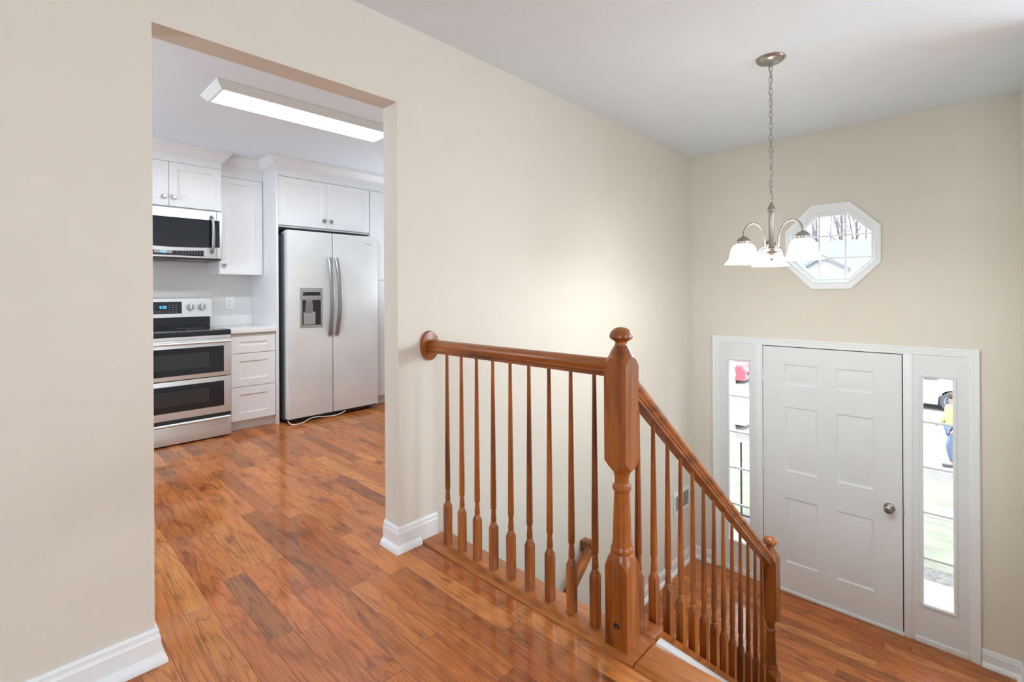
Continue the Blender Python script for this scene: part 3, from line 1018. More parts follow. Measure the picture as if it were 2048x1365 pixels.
for kk in range(3):
    a = base_ang + math.radians((3, 123, 243)[kk])
    dz = (-0.004, 0.0, 0.014)[kk]
    dx, dy = math.cos(a), math.sin(a)
    pts = []
    for i in range(15):
        t_ = i / 14
        th = math.pi * t_
        rr_ = 0.035 + (RA - 0.035) * (1 - math.cos(th)) / 2
        z_ = 1.416 + 0.09 * math.sin(th) ** 0.75 + (0.055 + dz) * t_
        pts.append((CX + dx * rr_, CYY + dy * rr_, z_ + (0.035 * (1 - t_) * math.sin(th))))
    m = MB(); m.tube(pts, 0.0048, 10)
    arm = obj('arm', m, 'nickel', ch)
    sx, sy, sz = CX + dx * RA, CYY + dy * RA, 1.452 + dz
    m = MB(); m.lathe(sx, sy, [(0.005, 0.030), (0.008, 0.028), (0.020, 0.022), (0.030, 0.012), (0.0345, 0.004), (0.0345, 0.001), (0.031, -0.0005), (0.031, -0.010), (0.035, -0.0105), (0.035, -0.014), (0.030, -0.015)], 24, z0=sz)
    obj('fitter_cup', m, 'nickel', arm)
    m = MB(); m.lathe(sx, sy, [(r * 1.0, z) for r, z in shade_prof], 36, z0=sz - 0.012, cap=False)
    sh_ = obj('lamp_shade', m, 'shade', ch)
    m = MB(); m.lathe(sx, sy, [(0.012, 0), (0.013, -0.02), (0.022, -0.04), (0.026, -0.055), (0.022, -0.072), (0.010, -0.080), (0.001, -0.082)], 16, z0=sz - 0.018)
    obj('bulb', m, 'bulb', sh_)
    d = bpy.data.lights.new('chandelier_bulb_light', 'POINT'); d.energy = 7.5; d.color = (1.0, 0.98, 0.95); d.shadow_soft_size = 0.05
    lo = bpy.data.objects.new('chandelier_bulb_light', d); C.collection.objects.link(lo); lo.location = (sx, sy, sz - 0.135)


# ================================================================== KITCHEN
KB = 3.31


def shaker(name, parent, x0, x1, z0, z1, y, rail=0.055, th=0.020, rec=0.008):
    m = MB()
    ins = [(0, th), (0, 0.002), (0.002, 0.0), (rail, 0.0), (rail + 0.003, rec)]
    rings = []
    for i_, d_ in ins:
        rings.append([Vector((x0 + i_, y + d_, z0 + i_)), Vector((x1 - i_, y + d_, z0 + i_)), Vector((x1 - i_, y + d_, z1 - i_)), Vector((x0 + i_, y + d_, z1 - i_))])
    m.loft(rings)
    return obj(name, m, 'cab', parent, smooth=20)


def knob(parent, x, z, y):
    m = MB(); m.cyl((x, y + 0.001, z), (x, y - 0.014, z), 0.006, 12); m.box(x - 0.0145, x + 0.0145, y - 0.027, y - 0.013, z - 0.0145, z + 0.0145, 0.002)
    return obj('knob', m, 'nickel', parent)


# cabinet over the microwave
yA = 2.90
c1 = thing('wall_cabinet', (0.945, 3.1, 1.93), 'white two door shaker cabinet above the microwave', 'cabinet')
m = MB(); m.box(0.556, 1.330, yA + 0.021, KB - 0.001, 1.905, 2.325); obj('carcass', m, 'cab', c1)
for x0, x1, kx in ((0.559, 0.9415, 0.908), (0.9445, 1.328, 0.978)):
    d = shaker('cabinet_door', c1, x0, x1, 1.921, 2.289, yA, 0.058)
    knob(d, kx, 1.995, yA)
# narrow wall cabinet
yB = 2.985
c2 = thing('wall_cabinet', (1.52, 3.1, 1.37), 'tall narrow white shaker wall cabinet between microwave and fridge panel', 'cabinet')
m = MB(); m.box(1.3325, 1.704, yB + 0.021, KB - 0.001, 1.371, 2.325); obj('carcass', m, 'cab', c2)
d = shaker('cabinet_door', c2, 1.336, 1.699, 1.368, 2.252, yB, 0.058); knob(d, 1.368, 1.452, yB)
# fridge surround: side panel, cabinet over the fridge, pantry
c3 = thing('fridge_panel', (1.715, 2.98, 0), 'tall white panel left of the fridge', 'panel')
m = MB(); m.box(1.7055, 1.7245, 2.665, KB - 0.001, 0.0005, 2.325, 0.001); obj('side_board', m, 'cab', c3)
yC = 2.672
c4 = thing('wall_cabinet', (2.19, 3.0, 1.80), 'white two door shaker cabinet above the fridge', 'cabinet')
m = MB(); m.box(1.7255, 2.652, yC + 0.021, KB - 0.001, 1.806, 2.325); obj('carcass', m, 'cab', c4)
for x0, x1, kx in ((1.728, 2.1855, 2.152), (2.1885, 2.647, 2.224)):
    d = shaker('cabinet_door', c4, x0, x1, 1.822, 2.270, yC, 0.058); knob(d, kx, 1.895, yC)
c5 = thing('pantry_cabinet', (2.9, 3.0, 0), 'tall white pantry cabinet right of the fridge, mostly hidden by the wall', 'cabinet')
m = MB(); m.box(2.6535, 3.28, yC + 0.021, KB - 0.001, 0.09, 2.325); m.box(2.6535, 3.28, yC + 0.06, KB - 0.001, 0.0005, 0.09); obj('carcass', m, 'cab', c5)
shaker('cabinet_door', c5, 2.657, 3.276, 1.330, 2.270, yC, 0.16)
shaker('cabinet_door', c5, 2.657, 3.276, 0.095, 1.326, yC, 0.16)

# frieze and crown along the cabinet tops
b = MB()
zc0, zc1 = 2.326, H - 0.001
crown = [(0.0, 2.356), (-0.012, 2.356), (-0.016, 2.362), (-0.017, 2.368), (-0.024, 2.374), (-0.040, 2.392), (-0.056, 2.414), (-0.062, 2.419), (-0.063, 2.426), (-0.072, 2.430), (-0.074, 2.4385), (0.0, 2.4385)]
path = [(0.2, yA + 0.006), (1.334, yA + 0.006), (1.334, yB + 0.006), (1.7045, yB + 0.006), (1.7045, yC - 0.006), (3.29, yC - 0.006)]
P = [Vector(p) for p in path]
rings = []
for i, p in enumerate(P):
    d1 = (P[i] - P[i - 1]).normalized() if i else None
    d2 = (P[i + 1] - P[i]).normalized() if i < len(P) - 1 else None
    n1 = Vector((-d1.y, d1.x)) if d1 else None
    n2 = Vector((-d2.y, d2.x)) if d2 else None
    off = n2 if n1 is None else n1 if n2 is None else (n1 + n2) / ((n1 + n2).dot(n1))
    rings.append([Vector((p.x + off.x * o_, p.y + off.y * o_, z)) for o_, z in crown])
b.loft(rings)
struct('trim_6', b, 'cab', 'white crown moulding stepping along the tops of the kitchen cabinets', 'crown moulding', smooth=20)
b = MB()
b.box(0.2, 1.333, yA + 0.004, KB - 0.001, 2.327, 2.4384); b.box(0.556, 1.333, yA + 0.004, yA + 0.0205, 2.292, 2.3271)
b.box(1.335, 1.704, yB + 0.004, KB - 0.001, 2.327, 2.4384); b.box(1.335, 1.704, yB + 0.004, yB + 0.0205, 2.255, 2.3271)
b.box(1.7055, 3.28, yC - 0.006, KB - 0.001, 2.327, 2.4384); b.box(1.7255, 3.28, yC - 0.004, yC + 0.0205, 2.273, 2.3271)
struct('trim_7', b, 'cab')

# base cabinet with drawers, worktop, splashback
yD = 2.690
c6 = thing('base_cabinet', (1.52, 3.0, 0), 'white base cabinet with three shaker drawers beside the stove', 'cabinet')
m = MB(); m.box(1.333, 1.7045, yD + 0.021, KB - 0.001, 0.085, 0.846); m.box(1.333, 1.7045, yD + 0.055, KB - 0.001, 0.0005, 0.085); obj('carcass', m, 'cab', c6)
for z0, z1 in ((0.672, 0.835), (0.381, 0.667), (0.086, 0.376)):
    shaker('drawer', c6, 1.338, 1.700, z0, z1, yD, 0.066)
m = MB(); m.box(1.333, 1.7045, yD + 0.052, yD + 0.0548, 0.0008, 0.02); obj('toe_moulding', m, 'cab', c6)
wt = thing('worktop', (1.52, 3.0, 0.847), 'white quartz worktop with short splashback beside the stove', 'worktop')
m = MB(); m.box(1.331, 1.7045, 2.664, KB - 0.001, 0.8475, 0.884, 0.003); obj('slab', m, 'quartz', wt)
m = MB(); m.box(1.331, 1.7045, KB - 0.021, KB - 0.001, 0.8845, 0.985, 0.002); obj('splashback', m, 'quartz', wt)
m = MB(); m.box(1.700, 1.7045, 2.70, KB - 0.022, 0.8845, 0.886, 0); m.bm.clear(); m.bm.free()

ot = thing('outlet', (1.507, KB, 1.10), 'white wall outlet above the worktop', 'outlet')
m = MB(); m.box(1.470, 1.544, KB - 0.006, KB - 0.0005, 1.040, 1.158, 0.002); obj('cover_plate', m, 'white', ot)
for zc in (1.077, 1.121):
    m = MB(); m.box(1.491, 1.523, KB - 0.0075, KB - 0.0055, zc - 0.015, zc + 0.015, 0.0015); r_ = obj('socket', m, 'white', ot)
    m = MB()
    for dx in (-0.006, 0.006): m.box(1.507 + dx - 0.0012, 1.507 + dx + 0.0012, KB - 0.0082, KB - 0.0074, zc - 0.002, zc + 0.007)
    m.cyl((1.507, KB - 0.0074, zc - 0.009), (1.507, KB - 0.0082, zc - 0.009), 0.0024, 8)
    obj('slot', m, 'mark', r_)

# ---- microwave
yM = 2.862
mw = thing('microwave', (0.945, 3.1, 1.49), 'stainless over the range microwave with black glass door and curved handle', 'microwave')
MX0, MX1, MZ0, MZ1 = 0.560, 1.3265, 1.492, 1.9035
m = MB(); m.box(MX0, MX1, yM + 0.025, KB - 0.001, MZ0 + 0.004, MZ1, 0.003); obj('body', m, 'steel', mw)
m = MB(); m.box(MX0, 1.282, yM, yM + 0.0245, MZ0 + 0.004, MZ1, 0.004); dd = obj('door', m, 'steel', mw)
m = MB(); m.box(1.2845, MX1, yM, yM + 0.0245, MZ0 + 0.004, MZ1, 0.004); obj('end_panel', m, 'steel', mw)
m = MB()
top_, bot_ = 1.828, 1.590
pts = [(0.60, top_), (0.60, bot_ + 0.004)] + [(0.60 + (1.303 - 0.60) * i / 14, bot_ + 0.004 - 0.014 * math.sin(math.pi * i / 14)) for i in range(1, 14)] + [(1.303, bot_ + 0.004), (1.303, top_)]
m.prism(pts, 'y', yM - 0.0025, yM + 0.001); obj('window', m, 'blackglass', dd, smooth=0)
m = MB()
pts = [(0.62, 1.512), (1.181, 1.512)] + [(1.181, 1.562)] + [(1.181 - (1.181 - 0.62) * i / 12, 1.562 - 0.012 * math.sin(math.pi * i / 12)) for i in range(1, 12)] + [(0.62, 1.562)]
m.prism(pts, 'y', yM - 0.002, yM + 0.001); cp = obj('control_panel', m, 'blackglass', mw, smooth=0)
m = MB(); m.box(0.833, 0.957, yM - 0.0028, yM - 0.0018, 1.5265, 1.5495); dsp = obj('display', m, 'grey', cp)
text('clock_digits', '4:32', 0.024, 'blue', dsp, (0.895, yM - 0.0030, 1.538), (math.pi / 2, 0, 0))
m = MB()
for r_ in range(2):
    for c_ in range(9):
        xx = 0.985 + c_ * 0.021
        m.box(xx, xx + 0.007, yM - 0.0026, yM - 0.0019, 1.527 + r_ * 0.017, 1.532 + r_ * 0.017)
obj('buttons', m, 'mark', cp)
m = MB()
pts = [(1.2425, yM - 0.0, 1.545), (1.2425, yM - 0.030, 1.555), (1.2435, yM - 0.046, 1.60), (1.244, yM - 0.052, 1.69), (1.2435, yM - 0.050, 1.76), (1.2425, yM - 0.038, 1.835), (1.241, yM - 0.012, 1.858), (1.241, yM, 1.862)]
P_ = [Vector(p) for p in pts]
rings = []
for i, p in enumerate(P_):
    wv = 0.0115 if 0 < i < 7 else 0.011
    rings.append([p + Vector((wv * math.cos(a), 0.008 * math.sin(a) if 0 < i < 7 else 0.0, 0 if 0 < i < 7 else 0.008 * math.sin(a))) for a in [2 * math.pi * j / 14 for j in range(14)]])
m.loft(rings); obj('handle', m, 'handle', dd)
m = MB(); m.box(MX0 + 0.01, MX1 - 0.01, yM + 0.01, KB - 0.03, MZ0 - 0.010, MZ0 + 0.0035, 0.003); un = obj('underside', m, 'black', mw)
m = MB(); m.box(1.02, 1.22, yM + 0.06, yM + 0.22, MZ0 - 0.013, MZ0 - 0.0105); obj('grease_filter', m, 'grey', un)

# ---- range
yS = 2.612
rg2 = thing('range', (0.934, 2.95, 0), 'stainless double oven electric range with black glass cooktop', 'stove')
SX0, SX1 = 0.553, 1.3155
m = MB(); m.box(SX0, SX1, yS + 0.045, KB - 0.03, 0.03, 0.862); m.box(SX0 + 0.03, SX1 - 0.03, yS + 0.08, KB - 0.06, 0.0005, 0.03); obj('body', m, 'dgrey', rg2)
m = MB(); m.box(SX0, SX1, yS - 0.004, KB - 0.10, 0.850, 0.893, 0.007, 3); ct = obj('cooktop', m, 'blackglass', rg2)
for cx_, cy_, rr_ in ((0.74, 2.78, 0.11), (1.13, 2.78, 0.09), (0.74, 3.05, 0.08), (1.13, 3.05, 0.10)):
    m = MB(); m.lathe(cx_, cy_, [(rr_, 0.8932), (rr_ + 0.002, 0.8934), (rr_ + 0.004, 0.8932)], 40, cap=False)
    obj('burner_ring', m, 'mark', ct)
m = MB(); m.box(SX0, SX1, yS + 0.002, yS + 0.044, 0.826, 0.849); vs = obj('vent_trim', m, 'steel', rg2)


def oven_door(z0, z1, wz0, wz1, hz):
    m = MB(); m.box(SX0, SX1, yS, yS + 0.044, z0, z1, 0.004); d_ = obj('oven_door', m, 'steel', rg2)
    m = MB(); m.box(0.600, 1.262, yS - 0.0015, yS + 0.001, wz0, wz1); w_ = obj('window', m, 'blackglass', d_)
    m = MB(); m.box(0.70, 1.155, yS - 0.0019, yS - 0.0012, wz0 + 0.05, wz1 - 0.045); obj('inner_window', m, MAT['ovenin'], w_)
    if hz:
        m = MB(); m.tube([(SX0 + 0.015, yS - 0.045, hz), (0.8, yS - 0.047, hz), (1.1, yS - 0.047, hz), (SX1 - 0.015, yS - 0.045, hz)], 0.011, 12)
        for xx in (SX0 + 0.05, SX1 - 0.05): m.cyl((xx, yS + 0.001, hz), (xx, yS - 0.044, hz), 0.008, 10)
        obj('handle', m, 'steel', d_)


MAT['ovenin'] = plain('dim_oven_glass', (0.028, 0.034, 0.037), 0.1, noise=0.0)
oven_door(0.511, 0.824, 0.545, 0.760, 0.800)
oven_door(0.204, 0.505, 0.262, 0.468, None)
m = MB(); m.box(SX0 + 0.004, SX1 - 0.004, yS + 0.012, yS + 0.044, 0.176, 0.2035); obj('shadow_gap', m, 'black', rg2)
m = MB(); m.box(SX0, SX1, yS, yS + 0.044, 0.012, 0.170, 0.004); dw = obj('warming_drawer', m, 'steel', rg2)
m = MB(); m.tube([(SX0 + 0.005, yS - 0.020, 0.168), (SX1 - 0.02, yS - 0.020, 0.168)], 0.012, 12)
for xx in (SX0 + 0.04, SX1 - 0.06): m.cyl((xx, yS + 0.001, 0.165), (xx, yS - 0.02, 0.168), 0.008, 8)
obj('handle', m, 'steel', dw)
# back guard
yG = 3.150
m = MB(); m.box(SX0 + 0.005, SX1 - 0.012, yG + 0.015, KB - 0.03, 0.8925, 0.990); obj('back_riser', m, 'blackglass', rg2)
m = MB(); m.prism([(yG, 0.986), (yG + 0.012, 1.150), (yG + 0.022, 1.156), (KB - 0.035, 1.156), (KB - 0.035, 0.986)], 'x', SX0, SX1); bgd = obj('control_backguard', m, 'steel', rg2)
tl = math.atan(0.012 / 0.164)


def gy(z): return yG + 0.012 * (z - 0.986) / 0.164


m = MB(); m.prism([(gy(1.018) - 0.0012, 1.018), (gy(1.122) - 0.0012, 1.122), (gy(1.122) + 0.002, 1.122), (gy(1.018) + 0.002, 1.018)], 'x', 0.63, 1.083); bp_ = obj('touch_panel', m, 'blackglass', bgd, smooth=0)
text('clock_digits', '4:32', 0.032, 'blue', bp_, (0.945, gy(1.075) - 0.0018, 1.075), (math.pi / 2 - tl, 0, 0))
m = MB()
for r_ in range(4):
    for c_ in range(3):
        xx = 0.985 + c_ * 0.025; zz = 1.032 + r_ * 0.02
        m.box(xx, xx + 0.014, gy(zz) - 0.002, gy(zz) - 0.0011, zz, zz + 0.004)
for c_ in range(5):
    for r_ in range(2):
        xx = 0.875 + c_ * 0.022
        m.box(xx, xx + 0.009, gy(1.03) - 0.002, gy(1.03) - 0.0011, 1.028 + r_ * 0.012, 1.032 + r_ * 0.012)
obj('touch_keys', m, 'mark', bp_)
for xx in (1.148, 1.236):
    zz = 1.072; y_ = gy(zz)
    m = MB(); m.lathe(0, 0, [(0.0, 0), (0.029, 0), (0.030, 0.006), (0.027, 0.012), (0.0, 0.013)], 28, M=Matrix.Translation((xx, y_, zz)) @ Matrix.Rotation(math.pi / 2 - tl, 4, 'X'), cap=False)
    kd = obj('control_knob', m, 'handle', bgd)
    m = MB(); m.box(xx - 0.008, xx + 0.008, y_ - 0.030, y_ - 0.010, zz - 0.026, zz + 0.026, 0.004); obj('grip', m, 'steel', kd)
    for a in range(0, 360, 60):
        m = MB(); m.box(xx + 0.039 * math.sin(math.radians(a)) - 0.002, xx + 0.039 * math.sin(math.radians(a)) + 0.002, y_ - 0.0035, y_ + 0.002, zz + 0.039 * math.cos(math.radians(a)) - 0.002, zz + 0.039 * math.cos(math.radians(a)) + 0.002)
        obj('dial_mark', m, 'mark', kd)

# ---- refrigerator
yF = 2.562
rf = thing('refrigerator', (2.21, 2.95, 0), 'stainless side by side refrigerator with an ice and water dispenser', 'refrigerator')
FX0, FX1 = 1.760, 2.676
FS = 2.189
m = MB(); m.box(FX0, FX1 - 0.027, yF + 0.085, KB - 0.03, 0.03, 1.735, 0.004); obj('cabinet_body', m, 'dgrey', rf)
for xa_ in (FX0, FX1 - 0.10):
    m = MB(); m.box(xa_, xa_ + 0.07, yF + 0.076, yF + 0.14, 1.7355, 1.758, 0.004); obj('hinge_cover', m, 'grey', rf)


def fdoor(x0, x1, name):
    m = MB()
    z0, z1 = 0.048, 1.768
    bev = 0.012
    pl = [(x0, yF + 0.075), (x0, yF + 0.006), (x0 + 0.003, yF + 0.001), (x0 + bev, yF), (x1 - bev, yF), (x1 - 0.003, yF + 0.001), (x1, yF + 0.006), (x1, yF + 0.075)]
    m.prism(pl, 'z', z0, z1)
    return obj(name, m, 'steel_v', rf, smooth=40)


fd1 = fdoor(FX0 + 0.004, FS - 0.004, 'freezer_door')
fd2 = fdoor(FS + 0.004, FX1, 'fridge_door')
for dd_, hx, s_ in ((fd1, FS - 0.034, -1), (fd2, FS + 0.034, 1)):
    m = MB()
    n = 18
    rings = []
    for i in range(n + 1):
        t_ = i / n
        z = 0.785 + (1.535 - 0.785) * t_
        bow = math.sin(math.pi * t_) ** 0.8
        xo = hx + s_ * 0.0 - s_ * (-0.006) * bow
        yo = yF - 0.004 - 0.068 * bow
        hw = 0.0205 - 0.004 * abs(2 * t_ - 1)
        rings.append([Vector((xo + hw * cx_, yo + 0.010 * cy_, z)) for cx_, cy_ in ((-1, -.6), (-.7, -1), (.7, -1), (1, -.6), (1, .8), (.8, 1), (-.8, 1), (-1, .8))])
    m.loft(rings)
    for zz in (0.800, 1.520):
        m.box(hx - 0.013, hx + 0.013, yF - 0.012, yF + 0.002, zz - 0.016, zz + 0.016, 0.003)
    obj('handle', m, 'handle', dd_, smooth=40)
# dispenser: frame, display, recess, paddle, tray
m = MB()
X_0, X_1, Z_0, Z_1 = 1.873, 2.085, 0.872, 1.243
m.box(X_0, X_1, yF - 0.005, yF + 0.001, 1.128, Z_1, 0.002)
m.box(X_0, X_0 + 0.020, yF - 0.005, yF + 0.001, Z_0, 1.127, 0.002); m.box(X_1 - 0.016, X_1, yF - 0.005, yF + 0.001, Z_0, 1.127, 0.002)
m.box(X_0 + 0.02, X_1 - 0.016, yF - 0.005, yF + 0.001, Z_0, Z_0 + 0.022, 0.002)
dp = obj('dispenser_frame', m, 'grey', fd1)
m = MB(); m.box(1.897, 2.063, yF - 0.0058, yF - 0.0045, 1.170, 1.203); obj('display', m, 'blackglass', dp)
m = MB(); m.box(1.897, 1.915, yF - 0.0062, yF - 0.0055, 1.184, 1.190); obj('indicator', m, 'grey', dp)
m = MB(); m.box(1.893, 2.069, yF - 0.0015, yF + 0.0005, 0.894, 1.127); obj('recess', m, 'black', dp)
m = MB(); m.box(1.905, 2.015, yF - 0.0022, yF - 0.0012, 0.900, 1.02, 0); obj('recess_back', m, 'grey', dp)
m = MB(); m.box(1.925, 1.985, yF - 0.012, yF - 0.0012, 1.095, 1.127, 0.003); m.prism([(yF - 0.006, 1.012), (yF - 0.003, 1.012), (yF - 0.003, 1.095), (yF - 0.011, 1.095)], 'x', 1.920, 1.990); obj('paddle', m, 'handle', dp)
m = MB()
m.lathe(0, 0, [(0.0125, 0.0), (0.0135, 0.0004), (0.0145, 0.0)], 24, M=Matrix.Translation((2.545, yF - 0.0004, 1.690)) @ Matrix.Rotation(math.pi / 2, 4, 'X'), cap=False)
for i, (wd, hh) in enumerate(((0.010, 0.018), (0.012, 0.013), (0.010, 0.018))):
    m.box(2.566 + i * 0.016, 2.566 + i * 0.016 + wd * 0.35, yF - 0.0008, yF + 0.0004, 1.681, 1.681 + hh)
    m.box(2.566 + i * 0.016, 2.566 + i * 0.016 + wd, yF - 0.0008, yF + 0.0004, 1.681, 1.6845)
obj('emblem', m, 'handle', fd2)
m = MB(); m.box(FX0 + 0.03, FX1 - 0.06, yF + 0.06, yF + 0.09, 0.006, 0.046); m.box(FX0 + 0.005, FX1 - 0.01, yF + 0.03, yF + 0.08, 0.030, 0.0475); obj('kick_grille', m, 'black', rf)
for xx in (FX0 + 0.06, FX1 - 0.10):
    m = MB(); m.cyl((xx, yF + 0.12, 0.0005), (xx, yF + 0.12, 0.032), 0.018, 14); obj('foot', m, 'black', rf)
hs = thing('water_hose', (2.0, 2.56, 0.0), 'thin white water tube looping out from under the fridge', 'hose')
m = MB()
hp = [(1.775, 2.60, 0.035), (1.768, 2.56, 0.022), (1.785, 2.522, 0.008), (1.83, 2.51, 0.0065), (1.88, 2.522, 0.009), (1.94, 2.545, 0.024), (2.02, 2.553, 0.030), (2.10, 2.545, 0.020), (2.19, 2.540, 0.014), (2.27, 2.548, 0.024), (2.32, 2.575, 0.035)]


def smooth_path(pts, k=6):
    P2 = [Vector(p) for p in pts]
    out = []
    for i in range(len(P2) - 1):
        p0 = P2[max(0, i - 1)]; p1 = P2[i]; p2 = P2[i + 1]; p3 = P2[min(len(P2) - 1, i + 2)]
        for j in range(k):
            t_ = j / k
            out.append(0.5 * ((2 * p1) + (-p0 + p2) * t_ + (2 * p0 - 5 * p1 + 4 * p2 - p3) * t_ ** 2 + (-p0 + 3 * p1 - 3 * p2 + p3) * t_ ** 3))
    out.append(P2[-1])
    return out


m.tube(smooth_path(hp), 0.0042, 8); obj('tube', m, 'white', hs)

# ---- kitchen ceiling light
kl = thing('ceiling_light', (1.46, 1.42, H), 'long rectangular white ceiling light lit in the kitchen', 'ceiling light')
LX0, LX1, LY0, LY1 = 0.853, 2.085, 1.245, 1.592
zb_ = H - 0.044
m = MB()
rings = []
for ins, z in ((0, H - 0.0005), (0.0, H - 0.006), (0.030, zb_ + 0.003), (0.033, zb_), (0.048, zb_), (0.048, zb_ + 0.004)):
    rings.append([Vector((LX0 + ins, LY0 + ins, z)), Vector((LX1 - ins, LY0 + ins, z)), Vector((LX1 - ins, LY1 - ins, z)), Vector((LX0 + ins, LY1 - ins, z))])
m.loft(rings); obj('frame', m, 'trim', kl, smooth=15)
m = MB(); m.box(LX0 + 0.0485, LX1 - 0.0485, LY0 + 0.0485, LY1 - 0.0485, zb_ - 0.001, zb_ + 0.003); obj('diffuser', m, 'diff', kl)
area('kitchen_fixture_light', (1.469, 1.418, zb_ - 0.012), (1.469, 1.418, 0), 1.10, 0.20, 19, (0.90, 0.96, 1.0))


# ================================================================== OUTSIDE
def gz(x):              # ground height in front of the house
    if x < 6.08: return -1.46
    if x < 15.1: return -1.46 - 0.177 * (x - 6.08)
    return -3.056


def ground(name, x0, x1, y0, y1, mat, up=0.0, label=None, cat=None, n=1):
    m_ = MB()
    m_.prism([(x0, gz(x0) + up), (x1, gz(x1) + up), (x1, gz(x1) - 0.4), (x0, gz(x0) - 0.4)], 'y', y0, y1)
    o_ = obj(name, m_, mat, None)
    o_['kind'] = 'structure'
    if label: o_['label'] = label; o_['category'] = cat
    return o_


ground('ground_porch', XE + 0.16, 5.80, -6, 0.12, 'concrete', 0.0, 'pale concrete porch outside the front door', 'porch')
ground('ground_gravel', 5.80, 6.08, -9, 9, 'gravel', 0.0, 'grey gravel strip beside the porch', 'gravel')
ground('ground_lawn', 6.08, 8.80, -14, 16, 'grass', 0.0, 'pale green lawn nearest the house', 'lawn')
ground('ground_walk', 8.80, 9.80, -14, 16, 'concrete', 0.012, 'pale concrete footpath across the lawn', 'path')
ground('ground_lawn', 9.80, 13.3, -14, 16, 'grass', 0.0, 'green lawn between the footpath and the road', 'lawn')
ground('ground_gravel', 13.3, 15.1, -14, 16, 'gravel', 0.0, 'grey gravel verge beside the road', 'gravel')
ground('ground_road', 15.1, 34.0, -40, 60, 'concrete', 0.0, 'pale overexposed road in front of the house', 'road')
ground('ground_lawn', 34.0, 120.0, -60, 90, 'grass', 0.02, 'far lawn around the houses opposite', 'lawn')

# siding wall of the neighbouring wing, beside the left sidelight
b = MB()
prof = [(XE + 0.165, -1.5)]
yS0 = 0.13
ladder = []
z = -1.5
pts = []
while z < 2.6:
    pts += [(yS0 - 0.016, z), (yS0 - 0.002, z + 0.112)]
    z += 0.1125
pts += [(yS0 + 0.12, 2.6), (yS0 + 0.12, -1.5)]
b.prism(pts, 'x', XE + 0.165, 5.95)
struct('wall_siding', b, 'siding', 'white lap siding wall outside, at the left edge of the left sidelight', 'wall', smooth=10)

# porch railing
pr = thing('porch_railing', (5.70, -0.35, -1.46), 'black iron porch railing seen through the left sidelight', 'railing')
m = MB(); m.box(5.685, 5.715, -0.95, 0.10, -0.505, -0.485, 0.003); obj('top_rail', m, 'white', pr)  # white colour paints in the highlight along the top of the rail
m = MB(); m.box(5.688, 5.712, -0.95, 0.10, -1.330, -1.312, 0.003); obj('bottom_rail', m, 'iron', pr)
for yy in (-0.93,):
    m = MB(); m.box(5.686, 5.714, yy - 0.014, yy + 0.014, -1.4595, -0.505, 0.002); obj('post', m, 'iron', pr)
for yy in (-0.022, -0.475):
    m = MB(); m.box(5.692, 5.708, yy - 0.008, yy + 0.008, -1.312, -0.505, 0.001); obj('picket', m, 'iron', pr)


